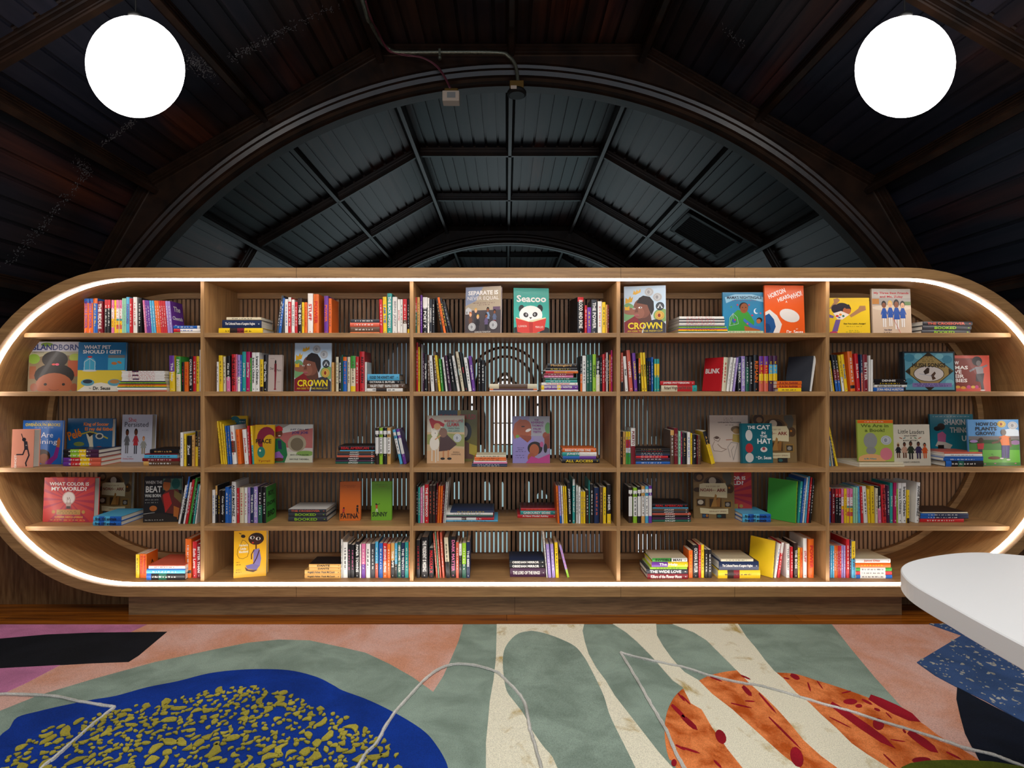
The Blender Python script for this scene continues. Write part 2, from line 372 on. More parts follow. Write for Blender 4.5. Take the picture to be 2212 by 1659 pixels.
# ------------------------------------------------------------------ pendants
def pendant(px, py, label, Y=2.4):
    c = Vector(P3(px, py, Y)); k = Y/F; sx, sy, sz = 108*k*.953, 108*k*.45, 108*k*.99
    root = tag(empty('globe_pendant', c), label, 'pendant lamp', 'opal globe pendants')
    mb = MB(); n, m_ = 48, 24; vs_ = []
    for i in range(m_+1):
        t = math.pi*i/m_
        for j in range(n): a = 2*math.pi*j/n; vs_.append((sx*math.sin(t)*math.cos(a), sy*math.sin(t)*math.sin(a), sz*math.cos(t)))
    mb.add(vs_, [(i*n+j, (i+1)*n+j, (i+1)*n+(j+1) % n, i*n+(j+1) % n) for i in range(m_) for j in range(n)])
    mb.build('globe_shade', GLOBE, root, smooth=True)
    mb = MB(); mb.lathe([(.028, sz-.004), (.03, sz+.004), (.028, sz+.012), (.008, sz+.02)], (0, 0, 0), 16); mb.build('cap', BLACK, root, True)
    top = 3.45-c.z; mb = MB(); mb.tube([(0, 0, sz+.01), (0, 0, top)], .0035, 8); mb.build('cord', CORD, root)
pendant(293, 145, 'large lit white globe lamp hanging at the upper left before dark ceiling boards')
pendant(1954, 145, 'large lit white globe lamp hanging at the upper right before dark ceiling boards')

# ------------------------------------------------------------------ conduit, cable, boxes on the arch
YA = 3.93
def smoothp(pts, k=5):
    out = []
    P = [Vector(p) for p in pts]
    for i in range(len(P)-1):
        p0, p1, p2, p3 = P[max(i-1, 0)], P[i], P[i+1], P[min(i+2, len(P)-1)]
        for j in range(k):
            t = j/k; out.append(.5*((2*p1)+(-p0+p2)*t+(2*p0-5*p1+4*p2-p3)*t*t+(-p0+3*p1-3*p2+p3)*t**3))
    out.append(P[-1]); return out
root = tag(empty('conduit', P3(960, 113, YA)), 'grey steel conduit pipe bent across the dark arch to the round base', 'pipe'); o = Vector(root.location)
pts = [Vector((-.72, 1.6, 3.62)), Vector(P3(783, 0, 3.3)), Vector(P3(800, 48, 3.55)), Vector(P3(818, 85, 3.8)), Vector(P3(838, 104, YA)), Vector(P3(862, 113, YA)), Vector(P3(960, 113, YA)), Vector(P3(1075, 114, YA)), Vector(P3(1100, 123, YA)), Vector(P3(1114, 143, YA)), Vector(P3(1119, 178, YA))]
mb = MB(); mb.tube([p-o for p in smoothp(pts)], .0135, 10); mb.build('pipe', STEEL, root, True)
mb = MB(); c = Vector(P3(950, 118, YA))-o; mb.box(c.x-.008, -.016, c.z-.01, c.x+.008, .02, c.z+.035); mb.lathe([(.012, -.035), (.014, -.02), (.008, -.005)], (c.x, 0, c.z), 10); mb.build('clamp', STEEL, root)
mb = MB(); c = Vector(P3(1118, 178, YA))-o; mb.lathe([(.018, -.045), (.021, -.03), (.021, .0), (.016, .01)], (c.x, 0, c.z), 12); mb.build('connector', STEEL, root, True)
root = tag(empty('detector_base', P3(1116, 195, 3.92)), 'round slotted metal mounting base hanging from the top of the arch', 'detector base'); k = 3.92/F
mb = MB(); mb.box(-15*k, -.03, -2*k, 15*k, .04, 17*k); mb.build('bracket', BRASS, root, bevel=.004)
mb = MB(); mb.lathe([(.005, -15*k), (.055, -15*k), (.068, -13*k), (.07, -8*k), (.06, -4*k)], (0, -.02, 0), 28); mb.build('disc', DARKM, root)
mb = MB(); mb.box(-.045, -.0935, -12*k, -.003, -.0905, -5*k); mb.build('terminal_tag', CREAM, root)
root = tag(empty('junction_box', P3(975, 210, 3.9)), 'small cream box hanging from the arch at the end of red cables', 'junction box'); k = 3.9/F
mb = MB(); mb.box(-18*k, -.05, -15*k, 18*k, .03, 7*k); mb.build('box_cover', CREAM, root, bevel=.005)
mb = MB(); mb.box(-15*k, -.02, 7*k, 15*k, .06, 18*k); mb.build('bracket', BRASS, root, bevel=.01)
mb = MB(); mb.box(-8*k, -.0515, -9*k, 10*k, -.05, 3*k); mb.build('face_plate', mat('dull_plate', .5, '8b8d8c')[0], root)
root = tag(empty('cable_bundle', P3(900, 130, YA)), 'thin dark red cables running over the arch down to the cream box', 'cable'); o = Vector(root.location)
base = [(788, 0, 3.33), (800, 40, 3.5), (815, 72, 3.75), (838, 108, 3.93), (870, 119, 3.94), (905, 124, 3.93), (935, 137, 3.93), (955, 160, 3.93), (971, 190, 3.9)]
for j in range(4):
    RR = random.Random(j); mb = MB(); mb.tube([Vector(P3(a+RR.uniform(-2, 2)*(1.3 if i < 6 else .5), b_+RR.uniform(-3, 3)*(1 if i < 6 else .4), c_-.01+.006*j))-o for i, (a, b_, c_) in enumerate(base)] if False else
            [p-o for p in smoothp([P3(a+RR.uniform(-2, 2)*(1.3 if 0 < i < 6 else .4)+j*.9, b_+RR.uniform(-3, 3)*(1 if i < 6 else .3), c_-.02+.006*j) for i, (a, b_, c_) in enumerate(base)])], .0035, 6)
    mb.build('cable', CABLE, root, True)

# ------------------------------------------------------------------ bookcase
YF = 2.9; K0 = YF/F; YS_ = 2.99; YB = 3.40; YE = 3.46
CZc = ZC-(934-VY)*K0; RO = 356*K0; RI = RO-.055; XL = (276-VX)*K0; XR = (1962-VX)*K0
def stadium(r, n=40):
    out = []
    for i in range(n+1): a = math.pi/2+math.pi*i/n; out.append((XL+r*math.cos(a), CZc+r*math.sin(a)))
    for i in range(n+1): a = -math.pi/2+math.pi*i/n; out.append((XR+r*math.cos(a), CZc+r*math.sin(a)))
    return out
def ring(mb, loops):   # loops: list of (r, y); closed both ways
    m_ = len(loops); S = [stadium(r) for r, _ in loops]; n = len(S[0]); vs_ = []
    for i, (r, yy) in enumerate(loops): vs_ += [(x, yy, z) for x, z in S[i]]
    mb.add(vs_, [(i*n+j, i*n+(j+1) % n, ((i+1) % m_)*n+(j+1) % n, ((i+1) % m_)*n+j) for i in range(m_) for j in range(n)])
case = tag(empty('bookcase', (0, YF, 0)), 'long pill-shaped oak bookcase with rounded ends, lit edge and slatted back', 'bookcase')
def ck(mb, name, m_, **k):
    o = mb.build(name, m_, case, **k); o.location = (0, -YF, 0); return o
mb = MB(); ring(mb, [(RO-.002, YF), (RO, YF+.002), (RO, YE), (RI, YE), (RI, YF+.002), (RI+.002, YF)])
for px, zz in ((640, 1), (1341, 1), (1587, 1), (640, -1), (1341, -1), (1587, -1)):
    x = (px-VX)*K0; z = CZc+zz*(RO+RI)/2
    mb.box(x-.0008, YF-.0006, z-.0275, x+.0008, YF+.001, z+.0275, mi=1)
ns = len(stadium(1))
for i in (2*ns, 0): pass
for i in range(len(mb.f)):
    if i < 6*ns and i//ns in (1, 3): mb.m[i] = 2
ck(mb, 'frame', [OAK_H, SEAM, OAK_C])
mb = MB(); ring(mb, [(RI, YB-.03), (RI, YB-.005), (RI-.035, YB-.005), (RI-.035, YB-.03)]); ck(mb, 'back_ring', OAK_H)
mb = MB(); ring(mb, [(RI, YF+.03), (RI, YF+.054), (RI-.006, YF+.054), (RI-.007, YF+.052), (RI-.007, YF+.032), (RI-.006, YF+.03)]); ck(mb, 'led_strip', LED)
def xspan(z, r=RI):
    d = math.sqrt(max(0, r*r-(z-CZc)**2)); return XL-d, XR+d
KS = YS_/F
DV = [(p-VX)*KS for p in (437, 889, 1336, 1788)]
SHZ = [ZC-(p-VY)*KS for p in (719, 846, 1010.7, 1137)]   # shelf tops
for x in DV:
    mb = MB(); z0, z1 = CZc-RI, CZc+RI; mb.box(x-.0103, YS_, z0, x+.0103, YB, z1); ck(mb, 'divider', OAK_V, bevel=.001)
for z in SHZ:
    a, b_ = xspan(z-.012); ed = [a+.001]+[q for x in DV for q in (x-.0103, x+.0103)]+[b_-.001]
    for i in range(5):
        mb = MB(); mb.box(ed[2*i], YS_+.0005, z-.0245, ed[2*i+1], YB, z); ck(mb, 'shelf', OAK_H, bevel=.001)
mb = MB(); x = XL-RI; pitch = .0248
pitch = 9.5*YB/F
while x < XR+RI:
    x1 = x+pitch*.64; a = max(x, XL-RI+.01); b_ = min(x1, XR+RI-.01)
    def hh(q):
        d = (XL-q) if q < XL else (q-XR) if q > XR else 0
        return math.sqrt(max(0, (RI-.004)**2-d*d))
    if b_ > a:
        h = min(hh(a), hh(b_))
        if h > .03: mb.box(a, YB, CZc-h, b_, YB+.028, CZc+h)
    x += pitch
ck(mb, 'slat_panel', OAK_D)
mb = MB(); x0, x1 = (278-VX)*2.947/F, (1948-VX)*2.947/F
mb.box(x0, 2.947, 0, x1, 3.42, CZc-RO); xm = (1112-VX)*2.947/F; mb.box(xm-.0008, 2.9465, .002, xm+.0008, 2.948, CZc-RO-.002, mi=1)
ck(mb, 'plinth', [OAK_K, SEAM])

# ------------------------------------------------------------------ table
root = tag(empty('white_table', (1.6, 1.0, 0)), 'white table with a thick rounded top at the right edge, over the speckled rug corner', 'table')
ctl = [(1.01, .85), (1.016, 1.04), (1.032, 1.22), (1.062, 1.40), (1.165, 1.532), (1.40, 1.622), (1.56, 1.594), (1.8, 1.47), (2.05, 1.28), (2.22, 1.02), (2.18, .72), (1.9, .5), (1.5, .42), (1.2, .5), (1.05, .66)]
ctl = [Vector((a, b_, 0)) for a, b_ in ctl]; m_ = len(ctl); out = []
for i in range(m_):
    p0, p1, p2, p3 = ctl[i-1], ctl[i], ctl[(i+1) % m_], ctl[(i+2) % m_]
    for j in range(8):
        t = j/8; q = .5*((2*p1)+(-p0+p2)*t+(2*p0-5*p1+4*p2-p3)*t*t+(-p0+3*p1-3*p2+p3)*t**3); out.append((q.x, q.y))
cx_, cy_ = 1.6, 1.0; out = out[::1]
mb = MB(); n = len(out); o = Vector(root.location); vs_ = []
for z, sc in ((.70, .996), (.702, 1), (.747, 1), (.75, .996)): vs_ += [(cx_+(x-cx_)*sc-o.x, cy_+(y_-cy_)*sc-o.y, z) for x, y_ in out]
mb.add(vs_, [tuple(range(n))[::-1], tuple(range(3*n, 4*n))]+[(i*n+j, i*n+(j+1) % n, (i+1)*n+(j+1) % n, (i+1)*n+j) for i in range(3) for j in range(n)])
mb.build('tabletop', LAM, root)
mb = MB(); mb.lathe([(.34, 0), (.34, .012), (.08, .03), (.05, .06), (.05, .66), (.16, .682)], (.03, -.02, .0195), 32); mb.build('pedestal', LAM, root, True)
# ------------------------------------------------------------------ rug
RZ = .012
def G(px, py, z=RZ):
    Y = (ZC-z)*F/(py-VY); return ((px-VX)*Y/F, Y)
def rugpoly(mb, pts, h, col=(1, 1, 1, 1), mi=0, crv=False):
    g = [Vector((*G(*p), 0)) for p in pts]
    if crv:
        g = smoothp(g+[g[0]], 4)[:-1]
    n = len(g); area2 = sum(g[i].x*g[(i+1) % n].y-g[(i+1) % n].x*g[i].y for i in range(n))
    if area2 < 0: g = g[::-1]
    vs_ = [(p.x, p.y, 0.0005) for p in g]+[(p.x, p.y, RZ+h-.0012) for p in g]
    cen = sum(g, Vector())/n
    top = []
    for i in range(n):
        d = (g[(i+1) % n]-g[i-1]); nn = Vector((-d.y, d.x, 0)); nn = nn.normalized()*.0015 if nn.length > 1e-9 else nn; top.append(g[i]+nn)
    vs_ += [(p.x, p.y, RZ+h) for p in top]
    from mathutils.geometry import tessellate_polygon
    tris = tessellate_polygon([[Vector((p.x, p.y, 0)) for p in g]])
    fs = [tuple(2*n+i for i in t) for t in tris]
    fs = [f if ((Vector(vs_[f[1]])-Vector(vs_[f[0]])).cross(Vector(vs_[f[2]])-Vector(vs_[f[0]]))).z > 0 else f[::-1] for f in fs]
    fs += [(k*n+i, k*n+(i+1) % n, (k+1)*n+(i+1) % n, (k+1)*n+i) for k in (0, 1) for i in range(n)]
    mb.add(vs_, fs, col, mi)
def Z1(l): return [(a/2.989, 1320+b_/2.989) for a, b_ in l]
def Z2(l): return [(740+a/2.989, 1320+b_/2.989) for a, b_ in l]
def Z3(l): return [(1472+a/2.989, 1320+b_/2.989) for a, b_ in l]
mb = MB()
rugpoly(mb, [(-420, 1348.5), (2640, 1348.5), (5200, 2300), (-2900, 2300)], 0, mi=3)
SAGE = lin('98ab9d'); MAG = lin('d585b0'); BLK = lin('181a20'); BLU = lin('0f3a9c'); NAVY = lin('141c2c'); SPK = lin('425f92')
rugpoly(mb, [(-400, 1349), (318, 1349), (270, 1371), (130, 1437), (60, 1474), (0, 1502), (-300, 1640), (-700, 1640)], .001, MAG)
rugpoly(mb, [(-500, 1410), (0, 1380), (100, 1371), (200, 1367), (361, 1365), (300, 1416), (278, 1430), (200, 1433), (130, 1437), (0, 1444), (-500, 1458)], .002, BLK)
sl = Z1([(0, 645), (250, 545), (600, 440), (1000, 330), (1400, 245), (1600, 205), (1800, 185), (2000, 190), (2212, 235)])+Z2([(150, 270), (300, 340), (450, 425), (585, 522), (650, 420), (700, 310), (750, 190), (778, 86)])
sr = Z3([(970, 86), (1100, 250), (1250, 430), (1450, 650), (1700, 950)])
rugpoly(mb, [(-400, 1720), (-150, 1600)]+sl+sr+[(2200, 1800), (2200, 2200), (-400, 2200)], .0015, SAGE)
blue = [(-60, 2000), (-60, 1720), (-30, 1640)]+Z1([(0, 810), (60, 760), (110, 690), (250, 650), (400, 615), (600, 575), (750, 550), (950, 495), (1150, 455), (1350, 405), (1550, 382), (1750, 378), (1900, 390), (2050, 430), (2150, 480)])+Z2([(0, 515), (150, 570), (300, 640), (450, 725), (550, 800), (620, 890), (660, 960), (680, 1013)])+[(975, 1700), (970, 1800), (940, 2000)]
rugpoly(mb, blue, .003, BLU, crv=True)
# orange disc, then the cream bands over it
orange = Z3([(0, 510), (115, 450), (210, 410), (380, 385), (620, 400), (740, 410), (870, 450), (1000, 490), (1200, 560), (1380, 640), (1550, 725), (1650, 800), (1750, 860), (1850, 920), (1930, 975)])+[(2200, 1720), (2300, 1850), (1700, 2000), (1540, 1850), (1460, 1659)]+Z2([(2110, 960), (2085, 860), (2080, 740), (2100, 640), (2140, 560)])
rugpoly(mb, orange, .003, mi=2, crv=True)
t2l = Z2([(1560, 86), (1550, 130), (1565, 200), (1590, 280), (1640, 370), (1700, 450), (1760, 550), (1830, 640), (1900, 730), (1970, 820), (2040, 910), (2120, 1000)])+[(1530, 1740), (1600, 1850)]
rugpoly(mb, t2l+[(1060, 1850)]+Z2([(925, 1013), (925, 850), (940, 700), (950, 580), (975, 440), (990, 300), (995, 86)]), .0025, mi=1)
rugpoly(mb, Z2([(1220, 130), (1130, 150), (1060, 220), (1035, 300), (1040, 420), (1060, 520), (1110, 590), (1170, 670), (1215, 760), (1290, 870), (1350, 940), (1385, 1013)])+[(1250, 1760), (1270, 1850), (1450, 1850), (1400, 1720)]+Z2([(1890, 1013), (1850, 930), (1810, 850), (1760, 750), (1720, 660), (1690, 560), (1650, 470), (1600, 370), (1560, 300), (1500, 230), (1400, 180), (1300, 145)]), .0035, SAGE, crv=True)
rugpoly(mb, Z2([(1745, 86), (1830, 140), (1900, 200), (1990, 290), (2060, 370), (2130, 450), (2195, 495)])+Z3([(60, 600), (130, 640), (200, 760), (300, 900), (390, 1013)])+[(1680, 1760), (1740, 1850), (1960, 1850), (1850, 1760)]+Z3([(760, 1013), (660, 940), (560, 850), (450, 750), (330, 640), (200, 540), (110, 450)])+Z2([(2212, 400), (2180, 370), (2120, 300), (2070, 230), (2030, 160), (2025, 86)]), .0042, mi=1)
rugpoly(mb, [(1453, 1349)]+Z3([(0, 110), (80, 140), (160, 190), (230, 260), (300, 330), (370, 400), (450, 480), (540, 560), (620, 640), (700, 730), (790, 840), (900, 940), (1000, 1013)])+[(1950, 1800), (2150, 1800)]+Z3([(1330, 1013), (1200, 930), (1100, 860), (1000, 760), (900, 670), (830, 600), (740, 530), (660, 440), (600, 390), (540, 320), (480, 240), (420, 170), (365, 86)]), .0042, mi=1)
# red marks
RED = lin('a5182a')
def stroke(a, b_, w_, fn, col, h):
    (xa, ya), (xb, yb) = a, b_; L = math.hypot(xb-xa, yb-ya); nx, ny = -(yb-ya)/L*w_/2, (xb-xa)/L*w_/2; pts = []
    for t in (0, .2, .5, .8): wv = math.sin(math.pi*(.12+.76*t))**.6; pts.append((xa+(xb-xa)*t+nx*wv, ya+(yb-ya)*t+ny*wv))
    pts.append((xb, yb))
    for t in (.8, .5, .2, 0): wv = math.sin(math.pi*(.12+.76*t))**.6; pts.append((xa+(xb-xa)*t-nx*wv, ya+(yb-ya)*t-ny*wv))
    rugpoly(mb, fn(pts), h, col)
def ell(cx, cy, rx, ry, fn, col, h, rot=0):
    pts = [(cx+rx*math.cos(t)*math.cos(rot)-ry*math.sin(t)*math.sin(rot), cy+rx*math.cos(t)*math.sin(rot)+ry*math.sin(t)*math.cos(rot)) for t in [2*math.pi*i/14 for i in range(14)]]
    rugpoly(mb, fn(pts), h, col)
for s in '185 430 265 460 9;385 420 450 450 12;395 490 455 555 30;410 585 475 590 9;320 600 455 632 9;500 535 615 668 13;565 690 775 900 13;705 415 765 445 30;660 435 700 445 8;815 465 835 525 11;875 455 915 510 8;1035 535 1095 522 9;1215 560 1545 722 62;1165 575 1235 610 16;965 602 1385 895 52;1245 635 1285 650 16;1320 660 1360 700 9;1465 785 1660 922 52;1430 770 1450 795 14;955 690 1095 760 7;1350 835 1445 850 7;1305 930 1390 1013 11;1710 915 1810 965 12;0 550 60 610 10;0 680 105 775 34;0 885 120 925 14;210 970 260 1020 16'.split(';'):
    v_ = [float(q) for q in s.split()]; stroke((v_[0], v_[1]), (v_[2], v_[3]), v_[4], Z3, RED, .0048)
for s in '2165 535 2212 590 12;2125 610 2215 700 26;2150 870 2215 905 14'.split(';'):
    v_ = [float(q) for q in s.split()]; stroke((v_[0], v_[1]), (v_[2], v_[3]), v_[4], Z2, RED, .0048)
ell(745, 950, 40, 68, Z3, RED, .0052, -.3); ell(1090, 590, 46, 18, Z3, RED, .0048); ell(1145, 618, 22, 12, Z3, RED, .0048); ell(1272, 735, 36, 40, Z3, RED, .0048, -.5); ell(1550, 970, 62, 21, Z3, RED, .0048); ell(255, 818, 32, 50, Z3, RED, .0048, -.5); ell(2140, 985, 18, 22, Z2, RED, .0048)
spk = Z3([(1600, 86), (1680, 115), (1810, 160), (1520, 335), (1640, 420), (1780, 495), (1960, 580), (2120, 670), (2212, 720)])
rugpoly(mb, spk+[(2500, 1720), (2900, 1700), (2560, 1349)], .005, SPK)
rugpoly(mb, Z3([(1780, 495), (1775, 570), (1800, 680), (1830, 790), (1870, 870), (1900, 920), (1940, 1000)])+[(2160, 1720), (2250, 1850), (2900, 1850), (2500, 1721), (2212, 1561.5)], .0035, NAVY)
rugpoly(mb, Z3([(1430, 1013), (1480, 990), (1580, 975), (1700, 970), (1850, 972), (2000, 980), (2100, 995), (2200, 1013)])+[(2330, 1720), (2300, 1900), (1900, 1900), (1880, 1700)], .006, lin('5f6a1c'))
# flecks
def inside(p, poly):
    x, y_ = p; c = False; n = len(poly)
    for i in range(n):
        (x1, y1), (x2, y2) = poly[i], poly[i-1]
        if (y1 > y_) != (y2 > y_) and x < (x2-x1)*(y_-y1)/(y2-y1)+x1: c = not c
    return c
RR = random.Random(11)
def flecks(poly, count, r0, r1, col, h, spread, tries=30000, gap=1.25):
    gp = [G(*p) for p in poly]; xs = [p[0] for p in gp]; ys = [p[1] for p in gp]; done = []; cell = {}
    for _ in range(tries):
        if len(done) >= count: break
        x, y_ = RR.uniform(min(xs), max(xs)), RR.uniform(min(ys), max(ys))
        if not inside((x, y_), gp): continue
        r = r0+(r1-r0)*RR.random()**2.2; el = RR.uniform(1, spread); ext = r*el
        ok = True; cxk, cyk = int(x/.06), int(y_/.06)
        for a in (-1, 0, 1):
            for b_ in (-1, 0, 1):
                for (qx, qy, qr) in cell.get((cxk+a, cyk+b_), ()):
                    if (qx-x)**2+(qy-y_)**2 < ((qr+ext)*.5*gap+.003)**2: ok = False; break
        if not ok: continue
        cell.setdefault((cxk, cyk), []).append((x, y_, ext)); done.append(1)
        th = RR.uniform(0, math.pi); n = 9; bend = RR.uniform(-.9, .9); vs_ = []
        for lay in (0, 1):
            for i in range(n):
                t = 2*math.pi*i/n; q = 1+RR.uniform(-.22, .22) if lay == 0 else 1
                if lay == 0: pts_ = vs_
                a, b_ = math.cos(t)*ext*q, math.sin(t)*r*q; b_ += bend*(a*a/ext-.4*ext)
                X, Y_ = x+a*math.cos(th)-b_*math.sin(th), y_+a*math.sin(th)+b_*math.cos(th)
                if lay == 0: vs_.append((X, Y_, RZ+h-.004))
        vs_ += [(vx_*.94+x*.06, vy_*.94+y_*.06, RZ+h) for vx_, vy_, _z in vs_[:n]]
        mb.add(vs_, [tuple(range(n, 2*n))]+[(i, (i+1) % n, n+(i+1) % n, n+i) for i in range(n)], (lambda q: tuple(c*q for c in col[:3])+(1,))(RR.uniform(.8, 1.1)))
fk = Z1([(-300, 1300), (-40, 1080), (30, 990), (110, 890), (200, 810), (300, 760), (500, 720), (700, 660), (900, 615), (1100, 585), (1300, 535), (1450, 505), (1650, 500), (1800, 525), (1950, 585), (2100, 645), (2212, 685)])+Z2([(50, 715), (180, 795), (280, 850), (355, 950), (360, 1013)])+[(850, 1720), (840, 1850), (0, 1850)]
flecks(fk, 850, .0055, .0165, lin('b8ab45'), .009, 2.4, gap=1.35)
flecks(spk+[(2500, 1720), (2560, 1349)], 800, .0018, .0075, lin('c3c2bb'), .0068, 2.2, gap=1.1)
# raised yarn lines
YARN = lin('dedbd4')
for pts in (Z1([(-300, 560), (0, 545), (160, 548), (360, 560), (500, 590), (640, 615), (740, 628)]), Z1([(740, 628), (600, 740), (450, 870), (350, 960), (280, 1013), (100, 1180)]),
            Z2([(-30, 1200), (100, 1013), (150, 930), (220, 860), (280, 750), (340, 660), (420, 570), (500, 480), (580, 410), (650, 370), (730, 352), (830, 355), (920, 375), (1000, 405), (1060, 460), (1120, 520), (1170, 590), (1195, 680), (1210, 770), (1240, 870), (1280, 1013), (1310, 1150)]),
            Z2([(1795, 275), (1860, 380), (1940, 520), (2020, 660), (2090, 780), (2150, 920), (2200, 1013), (2280, 1180)]),
            Z2([(1795, 275), (1900, 305), (2100, 350), (2212, 373)])+Z3([(200, 430), (400, 475), (500, 490), (700, 545), (900, 605), (1100, 660), (1300, 725), (1500, 785), (1700, 850), (1850, 900), (2000, 935), (2120, 980), (2240, 1025), (2500, 1130)])):
    g = smoothp([(*G(*p), RZ+.0055) for p in pts], 6)
    g = [p+Vector((RR.uniform(-.0012, .0012), RR.uniform(-.0012, .0012), 0)) for p in g]
    mb.tube(g, [.0065*RR.uniform(.85, 1.15) for _ in g], 6, YARN)
o = mb.build('patterned_rug', [RUG, RUG_CREAM, RUG_ORANGE, RUG_PINK])
tag(o, 'large colourful abstract wool rug with sage, blue, pink and orange shapes on the floor', 'rug')
# ------------------------------------------------------------------ lettering
_tc = {}
def text_geo(s, bold=False, ital=False):
    k = (s, bold, ital)
    if k in _tc: return _tc[k]
    cu = bpy.data.curves.new('t', 'FONT'); cu.body = s; cu.resolution_u = 2; cu.size = 1; cu.fill_mode = 'FRONT'
    if bold: cu.offset = .028
    if ital: cu.shear = .35
    o = bpy.data.objects.new('t', cu); COL.objects.link(o); bpy.context.view_layer.update()
    me = bpy.data.meshes.new_from_object(o.evaluated_get(bpy.context.evaluated_depsgraph_get()))
    vs_ = [(v.co.x, v.co.y) for v in me.vertices]; fs = [tuple(p.vertices) for p in me.polygons]
    bpy.data.objects.remove(o); bpy.data.curves.remove(cu); bpy.data.meshes.remove(me)
    if vs_:
        x0 = min(v[0] for v in vs_); x1 = max(v[0] for v in vs_); y0 = min(v[1] for v in vs_); y1 = max(v[1] for v in vs_)
    else: x0 = x1 = y0 = y1 = 0
    r = ([(x-x0, y-y0) for x, y in vs_], fs, max(x1-x0, 1e-3), max(y1-y0, 1e-3)); _tc[k] = r; return r
def put_text(mb, s, place, L, Hh, col, bold=True, ital=False, fill=False):
    """place(a,b): a along 0..L centred, b across; writes s centred in a box L x Hh"""
    vs_, fs, w_, h_ = text_geo(s, bold, ital)
    if not fs: return
    sx = L/w_; sy = Hh/h_
    if not fill: sx = sy = min(sx, sy)
    else: sx = min(sx, sy*1.5); sy = min(sy, sx*1.9)
    mb.add([place((x-w_/2)*sx, (y-h_/2)*sy) for x, y in vs_], fs, col)
def scribble(mb, place, L, Hh, col, rnd):
    x = -L/2
    while x < L/2:
        ww = rnd.uniform(.006, .022)
        n = max(1, int(ww/.0035))
        for i in range(n):
            a = x+i*.0035; h = Hh*rnd.uniform(.5, .95)/2
            if a+.0025 < L/2: mb.add([place(a, -Hh*.4), place(a+.0022, -Hh*.4), place(a+.0022, -Hh*.4+2*h), place(a, -Hh*.4+2*h)], [(0, 1, 2, 3)], col)
        x += ww+.005

PAL = {'w': ('e6e4de', 'white'), 'k': ('17161a', 'black'), 'r': ('c4222a', 'red'), 'R': ('7c1a26', 'dark red'), 'o': ('e2691c', 'orange'), 'y': ('e8c31e', 'yellow'),
       'g': ('3f9a3c', 'green'), 'G': ('1f5c4a', 'dark green'), 'l': ('8fbf2c', 'lime green'), 'b': ('2060b4', 'blue'), 'B': ('1b2c50', 'navy blue'), 's': ('4fa9cf', 'sky blue'),
       't': ('2b9a94', 'teal'), 'm': ('93c9a8', 'mint green'), 'p': ('6a3596', 'purple'), 'P': ('44203f', 'plum'), 'v': ('9d86c4', 'lavender'), 'n': ('5d4332', 'brown'), 'N': ('2f1f1a', 'dark brown'),
       'c': ('d8cdae', 'cream'), 'a': ('8e8e90', 'grey'), 'A': ('35383f', 'charcoal'), 'i': ('d9739f', 'pink'), 'I': ('b3195b', 'magenta'), 'd': ('cf9f58', 'tan'), 'S': ('cf5f48', 'coral red')}
def pc(ch): return lin(PAL[ch][0])
def segs(s):
    out = []; used = 0
    parts = re.findall(r'([a-zA-Z])(\d*)', s)
    for i, (c, n) in enumerate(parts):
        n = int(n) if n else max(100-used, 1); out.append((used/100, min(1, (used+n)/100), c)); used += n
    return out
def jit(c, rnd, a=.12):
    f = 1+rnd.uniform(-a, a); return tuple(min(1, q*f) for q in c[:3])+(1,)

def book_core(root, T, D, H, colS, colL, colR, rnd, spine=None, text=None, tcol=None, art=None, soft=False, textside=None):
    """book: spine face at y=0 facing -y, thickness along x 0..T, height z 0..H, depth y 0..D"""
    mb = MB(); bt = .0012 if soft else .0022; bt = min(bt, T*.2); bul = .0015 if soft else .003
    n = 5; arc = [(T*i/n, -bul*math.sin(math.pi*i/n)+bul) for i in range(n+1)]
    for (a, b_, c) in (spine or [(0, 1, None)]):
        cc = jit(pc(c), rnd, .06) if c else colS
        z0, z1 = H*(1-b_), H*(1-a)
        vs_ = [(x, y, z) for z in (z0, z1) for x, y in arc]; m_ = n+1
        mb.add(vs_, [(i, i+1, m_+i+1, m_+i) for i in range(n)], cc)
    ar = [(x, y, z) for z in (0, H) for x, y in arc]; i1 = .0
    mb.add([(x, y, H) for x, y in arc]+[(T-bt, bul+.003, H), (bt, bul+.003, H)], [tuple(range(n+3))], colS)
    mb.add([(x, y, 0) for x, y in arc]+[(T-bt, bul+.003, 0), (bt, bul+.003, 0)], [tuple(range(n+3))[::-1]], colS)
    mb.box(0, bul, 0, bt, D, H, colL); mb.box(T-bt, bul, 0, T, D, H, colR)
    if text and tcol:
        tc = pc(tcol)
        def place(a, b_): return (T/2+b_, -bul*.0-.0008, H*.53-a)
        if text == '~': scribble(mb, place, H*.62, min(T*.42, .010), tc, rnd)
        else:
            put_text(mb, text, lambda a, b_: (T/2+b_, -.0008, H*.54-a), H*.76, T*.62, tc, True, fill=True)
            put_text(mb, '=', lambda a, b_: (T/2+b_, -.0008, H*.06-a), H*.03, T*.4, tc)
    elif tcol:
        mb.box(T*.25, -.0008, H*.04, T*.75, -.0006, H*.09, pc(tcol))
    if textside:
        side, lines, tc = textside
        for i, ln in enumerate(lines):
            zz = H*(.78-.56*i/max(1, len(lines)-1)) if len(lines) > 1 else H*.6
            if side > 0: put_text(mb, ln, lambda a, b_: (T+.0005, D*.5+a, zz+b_), D*.8, H*.16, tc, True)
            else: put_text(mb, ln, lambda a, b_: (-.0005, D*.5-a, zz+b_), D*.8, H*.16, tc, True)
    if art: art(mb, T, D, H)
    mb.build('cover', PRINT, root)
    mb = MB(); e = .0006 if soft else .003
    mb.box(bt, bul+.003, e, T-bt, D-e, H-e); mb.build('page_block', PAPER, root)

